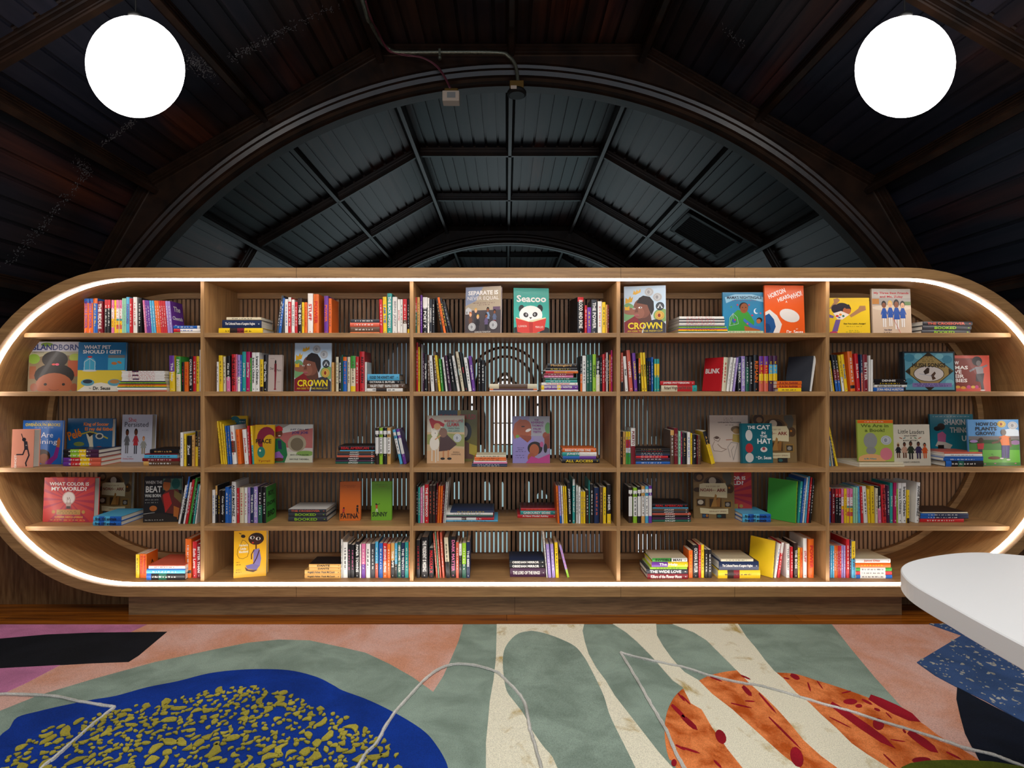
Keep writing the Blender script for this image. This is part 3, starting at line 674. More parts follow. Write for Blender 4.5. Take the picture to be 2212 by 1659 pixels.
# ------------------------------------------------------------------ shelves
CXZ = (0, 430, 880, 1325, 1780); CSC = (4.9156, 4.7064, 4.757, 4.6568, 5.1204); RYZ = (570, 720, 850, 1010, 1140)
SZ = SHZ+[CZc-RI]          # shelf surfaces from the top
YR = (3.07, 3.07, 3.126, 3.06, 3.035)
BAY = ('leftmost bay', 'left-centre bay', 'middle bay', 'right-centre bay', 'rightmost bay'); ROW = ('top', 'second', 'middle', 'fourth', 'bottom')
ORD = 'first second third fourth fifth sixth seventh eighth ninth tenth eleventh twelfth thirteenth fourteenth fifteenth sixteenth seventeenth eighteenth nineteenth twentieth'.split()
ORD += ['twenty-'+o for o in ORD[:9]]+['thirtieth']+['thirty-'+o for o in ORD[:9]]
def thick(T): return 'slim ' if T < .014 else 'thick ' if T > .033 else ''
def sg(s):
    parts = segs(s); big = parts[0][2] if parts[0][2] == parts[-1][2] else max(parts, key=lambda q: q[1]-q[0])[2]; nm = PAL[big][1]
    if len(parts) > 1 and parts[0][2] != big and PAL[parts[0][2]][1] != nm: nm += ' and '+PAL[parts[0][2]][1]
    elif len(parts) > 1:
        o = [q[2] for q in parts if q[2] != big]
        if o: nm += ' and '+PAL[o[0]][1]
    return nm
BR = random.Random(5)
COUNT = {}; AREA = []
def depth_from(r, yb):   # distance of the front edge, from the pixel row where it meets the shelf
    return (ZC-SZ[r])*F/(yb-VY)

def do_upright(r, c, txt, Yo=None, bot=None):
    ox, sc, oy = CXZ[c], CSC[c], RYZ[r]; Yf = Yo or YR[r]
    prev = -9; items = [s.strip() for s in txt.split(';') if s.strip()]
    for idx, s in enumerate(items):
        p = s.split(None, 6); x0, x1, yt = float(p[0]), float(p[1]), float(p[2]); cs = p[3]; tc = p[4]; dx = p[5] if len(p) > 5 else '0'; title = p[6] if len(p) > 6 else '~'
        side = None; lines = None
        if '#' in dx: dx, side = dx.split('#')
        if side and ':' in side: side, lines = side.split(':'); lines = lines.split('/')
        yaw = 0
        if '@' in dx: dx, yaw = dx.split('@'); yaw = float(yaw)
        dx = float(dx)/sc*Yf/F
        px0, px1 = ox+x0/sc, ox+x1/sc; X0, X1 = (px0-VX)*Yf/F, (px1-VX)*Yf/F
        X0 = max(X0, prev+.0006) if not yaw else X0
        T = max(X1-X0-.0006, .004); ztop = ZC-(oy+yt/sc-VY)*Yf/F; H = ztop-SZ[r]
        if r == 0: H -= 0
        th = math.atan2(dx, H); T = T*math.cos(th)
        Lh = H/math.cos(th)-(T*abs(math.tan(th)) if abs(th) > .03 else 0)
        D = max(.10, min(.175, Lh*.68))+BR.uniform(-.008, .006)
        if r == 0 or abs(th) > .3: D = min(D, .165)
        prev = X0+T/math.cos(th)
        z0 = SZ[r]+.0004
        px_m = (px0+px1)/2
        root = empty('book')
        rz = 0
        if yaw: rz = math.radians(yaw)*(1 if px_m > VX else -1)
        # lean: the lowest lower corner stays on the shelf
        if dx <= 0: pivx, base = 0, X0
        else: pivx, base = T, X0+T/math.cos(th)
        M = Matrix.Translation((base, Yf+BR.uniform(0, .004), z0)) @ Matrix.Rotation(rz, 4, 'Z') @ Matrix.Rotation(th, 4, 'Y') @ Matrix.Translation((-pivx, 0, 0))
        root.matrix_world = M
        main = segs(cs)[0][2] if segs(cs)[0][2] == segs(cs)[-1][2] else max(segs(cs), key=lambda q: q[1]-q[0])[2]
        cm = jit(pc(main), BR); cl = cr = cm; ts = None
        if side:
            sc_ = jit(pc(side), BR, .03)
            if px_m < VX: cr = sc_
            else: cl = sc_
            if lines: ts = (1 if px_m < VX else -1, lines, pc('k' if side in 'glyow' else 'w'))
        book_core(root, T, D, Lh, cm, cl, cr, BR, segs(cs), None if tc == '.' else title, None if tc == '.' else tc, soft=T < .022, textside=ts)
        nn = COUNT.get((r, c), 0); COUNT[(r, c)] = nn+1
        lab = '%s%s book, %s upright from left, %s shelf, %s' % (thick(T), sg(cs), ORD[nn], ROW[r], BAY[c])
        AREA.append((T*Lh*1.05, root))
        tag(root, lab, 'book', 'books standing upright on the shelves')

def do_stack(r, c, which, txt, dep=None, Yo=None, D=None):
    """horizontal books, listed from the top one down: x0 x1 y0 y1 colours text title"""
    ox, sc, oy = CXZ[c], CSC[c], RYZ[r]; items = [s.strip() for s in txt.split(';') if s.strip()]
    P = []
    for s in items:
        p = s.split(None, 6); P.append((float(p[0]), float(p[1]), float(p[2]), float(p[3]), p[4], p[5] if len(p) > 5 else '.', p[6] if len(p) > 6 else '~'))
    Yf = Yo or YR[r]
    if not Yo and r >= 2: Yf = max(3.0, min(3.2, depth_from(r, oy+P[-1][3]/sc)))
    z = SZ[r]+.0004; n = len(P)
    for k in range(n-1, -1, -1):
        x0, x1, y0, y1, cs, tc, title = P[k]
        X0, X1 = (ox+x0/sc-VX)*Yf/F, (ox+x1/sc-VX)*Yf/F; ya = P[k-1][3] if k > 0 else y0
        T = max((y1-(y0 if k == 0 else min(y0, (ya+y0)/2)))/sc*Yf/F-.0004, .003); Hh = X1-X0
        d_ = (D or max(.13, min(.2, Hh*.68)))+BR.uniform(-.004, .004)
        root = empty('book'); root.matrix_world = Matrix.Translation((X1, Yf+BR.uniform(0, .003), z)) @ Matrix.Rotation(math.radians(-90), 4, 'Y')
        cs, _, tp = cs.partition('|'); main = max(segs(cs), key=lambda q: q[1]-q[0])[2]; cm = jit(pc(main), BR); ctp = jit(pc(tp), BR) if tp else cm
        book_core(root, T, d_, Hh, cm, cm, ctp, BR, segs(cs), None if tc == '.' else title, None if tc == '.' else tc, soft=T < .02)
        pos = 'bottom' if k == n-1 else 'topmost' if k == 0 else ORD[k]+' from top'
        lab = '%s%s book, %s of %s, %s shelf, %s' % ('' if 'stack' in which and len(which) > 22 else thick(T*1.2), sg(cs), pos, which, ROW[r], BAY[c])
        AREA.append((T*Hh, root))
        tag(root, lab, 'book', 'books lying in flat stacks'); z += T+.0005
    return z

# ------------------------------------------------------------------ face-out books
SK1, SK2, SK3, HAIR = '8a5234', '5f3420', 'e0ae88', '1c1412'
def fig(cx, top, h, skin=SK2, hair=HAIR, dress='3a4a6a', legs='2a2a30', rw=.05):
    hr = h*.13; cy = top+hr; w_ = rw
    return [('e', cx, cy-.01, hr*1.05*.8, hr*1.1, hair), ('e', cx, cy+hr*.15, hr*.66, hr*.8, skin), ('p', [(cx-w_*.5, cy+hr), (cx+w_*.5, cy+hr), (cx+w_, top+h*.66), (cx-w_, top+h*.66)], dress),
            ('p', [(cx-w_*.5, cy+hr), (cx-w_*1.3, top+h*.5), (cx-w_*1.1, top+h*.53), (cx-w_*.3, cy+hr*1.6)], dress), ('p', [(cx+w_*.5, cy+hr), (cx+w_*1.3, top+h*.5), (cx+w_*1.1, top+h*.53), (cx+w_*.3, cy+hr*1.6)], dress),
            ('r', cx-w_*.6, top+h*.66, cx-w_*.15, top+h, legs), ('r', cx+w_*.15, top+h*.66, cx+w_*.6, top+h, legs), ('e', cx-hr*.22, cy+hr*.1, hr*.08, hr*.08, '101010'), ('e', cx+hr*.22, cy+hr*.1, hr*.08, hr*.08, '101010'), ('e', cx, cy+hr*.5, hr*.2, hr*.07, '7a2a22')]
def seal(cx, cy, r, c='b9bbbc', asp=1.0): return [('e', cx, cy, r, r*asp, c), ('e', cx, cy, r*.8, r*.8*asp, '94979a' if c == 'b9bbbc' else 'a8842c'), ('e', cx, cy, r*.7, r*.7*asp, c), ('e', cx-.1*r, cy, r*.3, r*.42*asp, '8b8d90' if c == 'b9bbbc' else '8b2a1a')]
def ln(cx, cy, w_, n=1, c='555555', dy=.02, h=.008): return [('s', cx, cy+i*dy, w_*(1-.15*(i % 2)), h, c) for i in range(n)]
CROWNA = [('p', [(0, 0), (1, 0), (1, .55), (.6, .5), (0, .6)], 'b9cfe0'), ('e', .1, .55, .18, .2, '6f9a66'), ('e', .9, .62, .2, .14, '7fa05c'), ('p', [(0, .75), (.3, .6), (.5, .68), (.42, 1), (0, 1)], '7d1d22'), ('p', [(.5, .75), (.85, .68), (1, .8), (1, 1), (.45, 1)], '37303a'),
          ('e', .12, .52, .2, .075, '8e5a44', .2), ('p', [(.32, .5), (.62, .5), (.66, .72), (.5, .8), (.34, .72)], '5b3628'), ('e', .43, .47, .2, .205, '7a4a38', -.25), ('e', .36, .56, .13, .12, '8b5743', -.2), ('p', [(.3, .35), (.36, .25), (.46, .2), (.62, .23), (.71, .33), (.72, .5), (.66, .62), (.6, .5), (.56, .4), (.42, .37)], '241a18'),
          ('e', .39, .45, .045, .018, 'e8e0da'), ('e', .4, .45, .015, .016, '1b1210'), ('e', .24, .47, .03, .014, 'e8e0da'), ('e', .24, .47, .012, .012, '1b1210'), ('p', [(.29, .46), (.33, .46), (.34, .55), (.25, .55)], '6a3b2c'), ('e', .3, .605, .07, .014, 'a75d5c'), ('e', .31, .625, .06, .014, '8e4346'),
          ('p', [(.21, .17), (.24, .09), (.28, .13), (.31, .07), (.34, .11), (.4, .06), (.4, .13), (.28, .18)], 'd9a520'), ('p', [(.03, .36), (.04, .24), (.1, .28), (.15, .2), (.17, .26), (.22, .22), (.19, .33)], 'd9a520'), ('p', [(.02, .5), (.02, .42), (.07, .44), (.13, .41), (.13, .5)], 'd9a520')] + \
         seal(.6, .13, .11, asp=.8) + seal(.8, .24, .11, asp=.8) + [('e', .86, .43, .1, .085, '1a1c20'), ('e', .86, .43, .085, .07, '3f444a'), ('p', [(.86, .38), (.93, .47), (.79, .47)], 'c5c8ca'), ('p', [(.86, .4), (.89, .47), (.83, .47)], '1a1c20')] + seal(.85, .62, .11, 'd0a548', .85) + \
         [('t', 'CROWN', .5, .83, .82, .14, 'e6cc1c', 1), ('t', 'AN ODE TO THE FRESH CUT', .5, .94, .84, .035, 'e6cc1c', 0)]
NOAH = [('r', 0, 0, 1, .22, '6b5030'), ('e', .13, .1, .13, .11, '3c2a1c'), ('e', .15, .11, .07, .06, '7a5a3c'), ('e', .5, .22, .24, .14, '4d3822'), ('e', .5, .22, .19, .1, '2c2018'), ('e', .47, .19, .09, .08, 'a89a86'), ('p', [(.72, .02), (.9, .0), (.95, .1), (.9, .3), (.86, .46), (.78, .46), (.8, .2), (.72, .12)], '4d4a40'), ('e', .1, .38, .1, .05, '3e2c1c'), ('e', .9, .36, .09, .1, '4b341e'), ('e', .88, .34, .025, .02, 'b5701e'),
        ('p', [(.15, .26), (.25, .24), (.78, .24), (.83, .33), (.82, .56), (.14, .52)], 'cfc39c'), ('t', 'THE STORY OF', .47, .31, .34, .028, '6b3020', 0), ('t', 'NOAH', .31, .385, .28, .07, '7b1f18', 1), ('t', 'ARK', .68, .39, .22, .07, '7b1f18', 1), ('s', .5, .39, .07, .03, '8b4030'),
        ('r', .06, .57, .3, .74, '6f5126'), ('r', .08, .585, .28, .725, '3a2c1e'), ('e', .17, .65, .07, .05, 'b8ad98'), ('r', .37, .56, .69, .77, '6f5126'), ('r', .39, .58, .67, .755, '3a2c1e'), ('p', [(.42, .75), (.5, .56), (.53, .47), (.57, .5), (.56, .6), (.6, .72), (.6, .75)], '9a7038'), ('p', [(.55, .62), (.62, .54), (.66, .58), (.64, .75), (.57, .75)], '8a5d2c'), ('r', .73, .61, .94, .78, '8b6a34'), ('r', .76, .64, .91, .755, '3a3128'), ('e', .83, .7, .05, .04, '8d877c'),
        ('p', [(.15, .77), (.5, .8), (.84, .79), (.84, .9), (.5, .91), (.16, .89)], 'c9bd96'), ('t', 'GENNADY SPIRIN', .58, .85, .42, .03, '6b3020', 0), ('r', .2, .9, .36, .99, '2f2a3a'), ('e', .25, .94, .04, .03, '2c4f6a'), ('e', .32, .94, .03, .03, '9a6020'), ('r', .55, .9, .78, 1, '2b2520'), ('e', .62, .95, .05, .03, '2b5a5a')]
WORLD = [('p', [(.5, .5), (0, a_), (0, a_+.07)], 'a82c44') for a_ in (.05, .25, .45, .65)]+[('p', [(.5, .5), (1, a_), (1, a_+.08)], 'a82c44') for a_ in (.1, .3, .5, .68)]+[('p', [(.5, .5), (a_, 0), (a_+.08, 0)], 'a82c44') for a_ in (.15, .38, .6, .82)]+[('p', [(.5, .5), (a_, 1), (a_+.09, 1)], 'a82c44') for a_ in (.1, .32, .6, .85)] + \
        [('t', 'WHAT COLOR IS', .5, .14, .78, .08, 'f0ece4', 1), ('t', 'MY WORLD?', .5, .25, .7, .09, 'f0ece4', 1), ('e', .5, .46, .13, .15, 'c9a79a'), ('e', .5, .46, .11, .13, 'ddd0c8'), ('p', [(.44, .56), (.56, .56), (.54, .68), (.46, .68)], 'b89c90'), ('l', [(.47, .58), (.47, .44), (.49, .5), (.51, .44), (.53, .5), (.53, .58)], .008, '8b6a5c'), ('r', .46, .64, .54, .7, '3d2a28'), ('r', .27, .72, .74, .83, 'b98a44'), ('e', .21, .77, .035, .04, 'b98a44'), ('e', .8, .77, .035, .04, 'b98a44'), ('s', .5, .755, .34, .02, '5a3b1e'), ('s', .5, .795, .42, .02, '5a3b1e'), ('t', 'KAREEM ABDUL-JABBAR', .52, .89, .56, .045, 'e6b45c', 1), ('s', .5, .95, .7, .025, 'e6b45c')]
ARTS = {
 'crown': ('c3ccd2', CROWNA, 'picture book with a boy looking up amid crowns and award seals'),
 'noah': ('7d6540', NOAH, 'brown picture book with ark animals around a parchment panel'),
 'world': ('c63f3c', WORLD, 'red landscape picture book with a glass light bulb'),
 'separate': ('8d7f82', [('r', 0, 0, 1, .5, 'a3957f'), ('p', [(0, 0), (.5, 0), (.3, .3), (0, .4)], '7f8ba6'), ('r', 0, .5, 1, 1, '4a4346'), ('p', [(0, .48), (.08, .43), (.18, .48), (.18, .58), (0, .58)], 'b8b9bb'), ('r', .03, .52, .06, .57, '6a6a6a'), ('r', .11, .52, .14, .57, '6a6a6a'), ('r', .78, .43, .98, .5, '5f4a60'),
    ('t', 'SEPARATE IS', .5, .13, .84, .09, 'e6e4e0', 1), ('t', 'NEVER EQUAL', .5, .25, .88, .09, 'dedcd8', 0), ('s', .52, .345, .6, .018, '5a3440'), ('s', .52, .385, .35, .018, '5a3440')] + fig(.15, .54, .36, SK3, 'b5693c', '6a4a3c') + fig(.3, .46, .36, SK3, 'c79b4a', '3e3c40') + fig(.36, .6, .33, SK3, 'd5ae4e', '2e2c30') + fig(.64, .45, .36, SK1, '15110f', '7b93b4') + fig(.6, .58, .34, SK1, '15110f', '66587c') + fig(.83, .5, .32, SK1, '15110f', '5d6884', '8a2a2a') + seal(.2, .85, .105, asp=.82) + seal(.8, .82, .11, asp=.82) + [('t', 'DUNCAN TONATIUH', .5, .96, .44, .035, 'e0ded8', 0)],
    'grey and tan picture book with cartoon children and silver seals'),
 'seacoo': ('3aa697', [('t', 'Seacoo', .5, .23, .84, .15, 'eef0ec', 1), ('e', .22, .45, .085, .085, '22201f'), ('e', .74, .44, .085, .085, '22201f'), ('e', .48, .58, .33, .2, 'eceae4'), ('e', .34, .58, .075, .05, '2a2625', .7), ('e', .6, .57, .075, .05, '2a2625', -.7), ('e', .35, .575, .022, .022, 'e8e8e8'), ('e', .59, .57, .022, .022, 'e8e8e8'), ('e', .35, .577, .012, .014, '101010'), ('e', .59, .572, .012, .014, '101010'), ('p', [(.43, .63), (.52, .63), (.475, .67)], '22201f'),
    ('e', .1, .93, .16, .09, '22201f'), ('e', .88, .93, .16, .09, '22201f'), ('p', [(.06, .63), (.42, .72), (.46, .7), (.9, .63), (.9, .66), (.46, .75), (.07, .66)], 'd8d2a8'), ('p', [(.05, .65), (.42, .73), (.44, 1), (.1, .95)], 'cc3a2e'), ('p', [(.54, .73), (.92, .65), (.86, .9), (.53, 1)], 'cc3a2e'), ('p', [(.42, .73), (.54, .73), (.53, 1), (.44, 1)], 'b02a22'), ('t', 'S. JOHNSON', .24, .83, .24, .055, 'ece4d8', 0), ('t', 'MIAN LUO', .72, .84, .22, .055, 'ece4d8', 0)],
    'teal book with a panda reading a red book'),
 'mama': ('2a7fa8', [('p', [(.05, .12), (.3, .05), (.7, .05), (1, .12), (1, .24), (.7, .17), (.3, .17), (.08, .26)], '8fc4dc'), ('t', "MAMA'S NIGHTINGALE", .52, .125, .84, .075, '1d2c48', 1), ('s', .52, .195, .6, .018, '8b3a50'), ('p', [(.1, 1), (.15, .6), (.35, .42), (.6, .46), (.75, .7), (.7, 1)], '3a8f34'), ('e', .5, .34, .11, .1, '1f1512'), ('e', .51, .38, .095, .12, '8a4f2e', .2), ('e', .47, .36, .015, .01, '101010'), ('e', .55, .36, .015, .01, '101010'), ('e', .51, .44, .03, .01, '9a2a2a'), ('e', .8, .45, .06, .065, 'd8e0e8'), ('e', .825, .44, .055, .055, '2a7fa8'),
    ('l', [(.15, .8), (.16, .6), (.24, .5), (.34, .6), (.36, .75), (.15, .8), (.24, .5), (.26, .78)], .008, 'a8bcc4'), ('e', .26, .68, .05, .05, '2f5fa0'), ('e', .28, .66, .02, .02, 'c4302c'), ('p', [(.5, .62), (.75, .8), (.9, .82), (.9, .9), (.7, .88), (.48, .68)], '3a6ab0'), ('e', .87, .66, .07, .06, '1f1512'), ('e', .85, .69, .055, .055, 'a8643c'), ('p', [(.5, .8), (.9, .9), (.7, 1), (.52, .96)], 'a05a2a'), ('e', .35, .3, .02, .02, 'c8304a'), ('e', .7, .55, .025, .02, 'c8304a'), ('e', .9, .5, .02, .02, 'd05060'), ('e', .63, .3, .02, .02, 'c8304a'), ('e', .58, .75, .02, .02, 'd05060'), ('e', .2, .35, .02, .02, '50a050'), ('r', .1, .92, .96, .97, 'b9c6a0'), ('s', .52, .945, .76, .018, '2c4a60')],
    'blue picture book with a mother in green holding a bird cage'),
 'horton': ('df5a1c', [('t', 'HORTON', .31, .165, .46, .1, 'f0e8e0', 1, -22), ('t', 'HEARS', .48, .262, .32, .085, 'f0e8e0', 1, -22), ('t', 'A', .55, .335, .05, .045, 'f0e8e0', 1), ('t', 'WHO!', .79, .2, .32, .11, 'f0e8e0', 1, -22), ('p', [(0, .55), (.12, .5), (.3, .62), (.42, .8), (.34, 1), (0, 1)], 'd9d5cf'), ('p', [(0, .62), (.1, .58), (.22, .7), (.26, .85), (.18, 1), (0, 1)], '1f4f86'), ('p', [(0, .78), (.1, .8), (.14, .9), (.06, 1), (0, 1)], '173c6c'), ('e', .62, .62, .26, .13, 'd9d5cf', .3), ('t', 'BY', .8, .895, .05, .022, 'f0e8e0', 0), ('t', 'Dr. Seuss', .74, .955, .42, .07, 'f0e8e0', 1)],
    'bright orange book with white title and a blue and white tuft'),
 'amigo': ('e9c426', [('p', [(.0, .3), (.13, .12), (.12, .03), (.17, .02), (.22, .0), (.28, .06), (.22, .14), (.1, .3)], 'a87a54'), ('p', [(.5, .48), (.72, .3), (.76, .22), (.9, .22), (.91, .34), (.8, .38), (.54, .54)], 'a87a54'), ('e', .35, .3, .2, .16, '2a2330', .3), ('e', .16, .3, .1, .12, '2a2330'), ('e', .44, .36, .1, .1, 'b0623c'), ('p', [(.34, .2), (.5, .18), (.55, .3), (.42, .3)], '2a2330'), ('p', [(.1, .42), (.3, .36), (.5, .46), (.32, .6), (.2, .58)], 'e8dcd0'), ('e', .2, .5, .04, .03, 'c8342c'), ('e', .28, .46, .035, .03, 'e08a1c'), ('e', .35, .5, .03, .03, '2a7a5a'), ('e', .25, .54, .03, .02, '2a5aa0'), ('p', [(0, .45), (.12, .5), (.1, .56), (0, .54)], '6f5a94'), ('p', [(.16, .6), (.28, .6), (.2, .92), (.06, .93)], '6f5a94'), ('e', .1, .95, .1, .03, 'c0305a'),
    ('t', 'See You Later, Amigo!', .62, .715, .54, .05, '33281c', 1), ('s', .62, .785, .4, .018, '4a3a1c'), ('s', .6, .9, .24, .02, '5a7a30'), ('s', .6, .94, .4, .02, '5a7a30')],
    'yellow square picture book with a leaping dark-haired child'),
 'friends': ('cbb49c', [('r', 0, 0, 1, .2, 'b3ada4'), ('r', 0, .2, 1, .36, 'a09a94'), ('r', 0, .22, .18, .34, 'b87a34'), ('r', .8, .28, 1, .36, '5a7a40'), ('e', .5, .42, .5, .06, 'd8c8b4'), ('t', 'My Three Best Friends', .5, .1, .9, .06, 'b8242c', 1), ('t', 'and Me, Zulay', .5, .18, .6, .06, 'b8242c', 1)] + fig(.3, .28, .56, SK1, '1a1210', '2450a0', 'e8e4e0', .07) + fig(.46, .27, .55, SK3, 'd8b45c', '2450a0', 'e8e4e0', .07) + fig(.78, .28, .56, SK3, '1a1210', '2450a0', 'e8e4e0', .07) + fig(.62, .25, .64, SK1, '1a1210', '2450a0', 'e8e4e0', .08) +
    [('l', [(.52, .64), (.7, .97)], .01, 'c8504a'), ('t', 'Cari Best', .38, .9, .2, .03, '2a2a50', 1), ('s', .38, .955, .22, .02, '2a2a50')],
    'peach picture book with four girls in blue pinafores'),
 'island': ('a8a284', [('r', 0, 0, 1, .2, 'b9bac4'), ('p', [(0, .35), (.5, .25), (1, .3), (1, 1), (0, 1)], '7d6a4c'), ('e', .1, .35, .12, .1, '7a9a34'), ('e', .92, .32, .12, .08, '9aa83c'), ('r', .78, .38, 1, .7, 'a8502c'), ('r', .02, .5, .15, .75, '8b5030'), ('e', .35, .06, .12, .04, '6a8a2c'), ('t', 'ISLANDBORN', .53, .115, .98, .12, '26346c', 1), ('t', 'JUNOT DIAZ', .18, .22, .24, .03, '33384a', 0), ('e', .52, .36, .26, .17, '1c1512'), ('e', .52, .68, .4, .24, '1c1512'), ('e', .52, .88, .37, .25, '9a5432'), ('e', .12, .92, .07, .08, '8b4a2c'), ('e', .92, .92, .07, .08, '8b4a2c'), ('e', .35, .86, .032, .026, '16100e'), ('e', .71, .86, .032, .026, '16100e'), ('l', [(.42, .95), (.48, .975), (.55, .98), (.62, .96)], .007, '4a2416'), ('e', .5, .46, .04, .02, 'd0463c'), ('e', .57, .46, .04, .024, 'd4506a')],
    'picture book with a brown child seen from nose up, top-puff hair'),
 'pet': ('1b6a98', [('r', 0, .57, 1, 1, 'd3b93c'), ('p', [(0, 1), (.2, .86), (.5, .82), (.85, .88), (1, 1)], 'd8d3c4'), ('t', 'WHAT PET', .4, .1, .56, .075, 'e8e6e0', 1), ('t', 'SHOULD I GET?', .5, .195, .8, .075, 'e8e6e0', 1), ('r', .63, .26, .98, .32, '6a6a68'), ('r', .63, .32, .98, .56, '3f9ab8'), ('e', .76, .43, .06, .03, 'b06a34', .1), ('e', .87, .41, .05, .022, 'b06a34', .4), ('e', .25, .44, .13, .13, '3f9ab8'), ('r', .12, .5, .38, .58, '3f9ab8'), ('l', [(.14, .57), (.14, .4), (.25, .33), (.36, .4), (.36, .57)], .01, 'c4c8c8'), ('l', [(.25, .33), (.25, .55)], .006, 'c4c8c8'), ('e', .25, .58, .15, .02, 'c4c8c8'), ('e', .25, .3, .05, .02, 'b8302c'), ('e', .22, .82, .14, .07, '5a93a4'), ('e', .22, .8, .1, .04, '303840'), ('e', .78, .82, .14, .07, '5a93a4'), ('e', .78, .8, .1, .04, 'a87a48'), ('t', 'by', .28, .935, .05, .03, '202020', 0), ('t', 'Dr. Seuss', .52, .935, .36, .07, '202020', 1)],
    'blue and yellow picture book with a cage and a fish window'),
 'martin': ('b9a9a0', [('e', .52, .2, .06, .06, '1e1614'), ('p', [(.44, .24), (.6, .24), (.6, .46), (.44, .46)], '6a1b24'), ('p', [(.46, .46), (.6, .46), (.56, .92), (.48, .92)], '7c2630'), ('e', .52, .94, .09, .02, '8a2a34'), ('t', 'Dear', .28, .37, .26, .09, '1c1414', 0), ('t', 'Martin', .78, .42, .3, .09, '1c1414', 0), ('s', .3, .1, .3, .015, '5a4a44'), ('s', .78, .74, .2, .015, '5a4a44')],
    'pale book with a standing figure in dark red'),
 'hush': ('232b30', [('r', .03, .04, .97, .96, '5a96a8'), ('e', .12, .16, .1, .1, '3f7f94'), ('e', .3, .12, .08, .08, '76b0ba'), ('e', .85, .2, .1, .1, '3f7f94'), ('e', .7, .12, .08, .07, '76b0ba'), ('e', .1, .75, .08, .08, '3f7f94'), ('e', .88, .78, .08, .08, '76b0ba'), ('p', [(.03, .5), (.49, .01), (.97, .49), (.49, .99)], '2f2a1c'), ('p', [(.05, .5), (.49, .04), (.95, .49), (.49, .96)], '9b834e'), ('p', [(.49, .04), (.57, .12), (.41, .12)], '2b2418'), ('p', [(.05, .5), (.13, .42), (.13, .58)], '2b2418'), ('p', [(.95, .5), (.87, .42), (.87, .58)], '2b2418'), ('p', [(.49, .96), (.57, .88), (.41, .88)], '2b2418'), ('s', .49, .14, .2, .022, '3a2f1c'), ('s', .49, .19, .26, .022, '3a2f1c'), ('s', .49, .24, .24, .022, '3a2f1c'), ('t', 'HUSH SONGS', .49, .345, .64, .11, '26201a', 1), ('e', .485, .56, .3, .2, '4a4034'), ('e', .485, .56, .285, .185, 'c9bfb8'), ('p', [(.38, .5), (.46, .4), (.5, .42), (.49, .54), (.41, .58)], '33221a'), ('p', [(.52, .6), (.6, .5), (.62, .55), (.58, .62), (.62, .68), (.55, .72), (.54, .66)], '4a3020'), ('l', [(.3, .56), (.4, .58), (.55, .62)], .008, '8b93a8'), ('r', .16, .79, .92, .89, '7d6ea0'), ('s', .5, .815, .6, .025, '33285a'), ('s', .55, .86, .6, .025, '33285a')],
    'large blue book with a gold diamond and oval of butterflies'),
 'newmamas': ('c8503f', [('r', .0, .08, .72, .9, '7a2a20'), ('t', 'W', .1, .21, .12, .1, 'ece6e0', 1), ('t', 'MAS', .22, .34, .36, .1, 'ece6e0', 1), ('t', 'VE', .12, .46, .2, .1, 'ece6e0', 1), ('t', 'EIR', .16, .58, .26, .1, 'ece6e0', 1), ('t', 'BIES', .2, .7, .36, .1, 'ece6e0', 1), ('e', .66, .16, .14, .13, '2d2b30'), ('e', .7, .22, .07, .08, '6f6a6c'), ('p', [(.6, .32), (.82, .3), (.82, .5), (.64, .52)], '8b878c'), ('l', [(.6, .36), (.45, .44)], .05, '7b777c'), ('l', [(.8, .33), (.92, .28)], .05, '7b777c'), ('p', [(.62, .52), (.84, .5), (.8, .75), (.82, .95), (.74, .95), (.72, .74), (.6, .72)], '3a383e'), ('e', .78, .97, .07, .02, 'c0bdbb'), ('e', .1, .88, .07, .04, 'd8a83c'), ('e', .25, .9, .07, .04, 'd89a3c'), ('e', .4, .88, .06, .05, 'c8487c'), ('e', .52, .88, .06, .04, 'd8b04c'), ('e', .62, .88, .05, .05, 'c4407a')],
    'coral red book with a posing figure with round hair'),
 'runner': ('d98f74', [('e', .55, .27, .09, .05, '1b1820'), ('l', [(.5, .25), (.42, .12)], .035, '1b1820'), ('p', [(.54, .3), (.7, .32), (.76, .54), (.58, .54)], '26222c'), ('l', [(.6, .53), (.52, .66), (.24, .66)], .06, '1b1820'), ('l', [(.74, .54), (.8, .68), (.66, .88), (.7, .96)], .06, '1b1820'), ('s', .7, .42, .14, .03, 'b8a8a0'), ('t', 'GHOST', .2, .84, .34, .1, 'ece0d4', 1, -90), ('s', .4, .965, .4, .012, '7b4a3a')],
    'coral book with a running silhouette'),
 'shining': ('1e62b0', [('p', [(0, 0), (1, 0), (1, .05), (0, .05)], '1a58a4'), ('s', .5, .04, .5, .015, 'b9b43c'), ('t', 'GWENDOLYN BROOKS', .5, .1, .88, .07, 'cdb92e', 1), ('s', .55, .165, .5, .018, 'b8c0c8'), ('t', 'Are', .62, .33, .3, .12, 'dfe4ea', 0), ('t', 'Shining', .55, .5, .72, .14, 'dfe4ea', 0), ('e', .52, .82, .2, .16, '33201a'), ('e', .56, .88, .13, .12, '8a4f30'), ('p', [(.6, .95), (.8, .8), (.86, .6), (.94, .62), (.9, .85), (.75, 1), (.6, 1)], '8a2a80'), ('p', [(.86, .6), (.88, .45), (.92, .38), (.96, .46), (.94, .62)], 'b06a3a')],
    'blue book with a smiling child raising an arm in a magenta sleeve'),
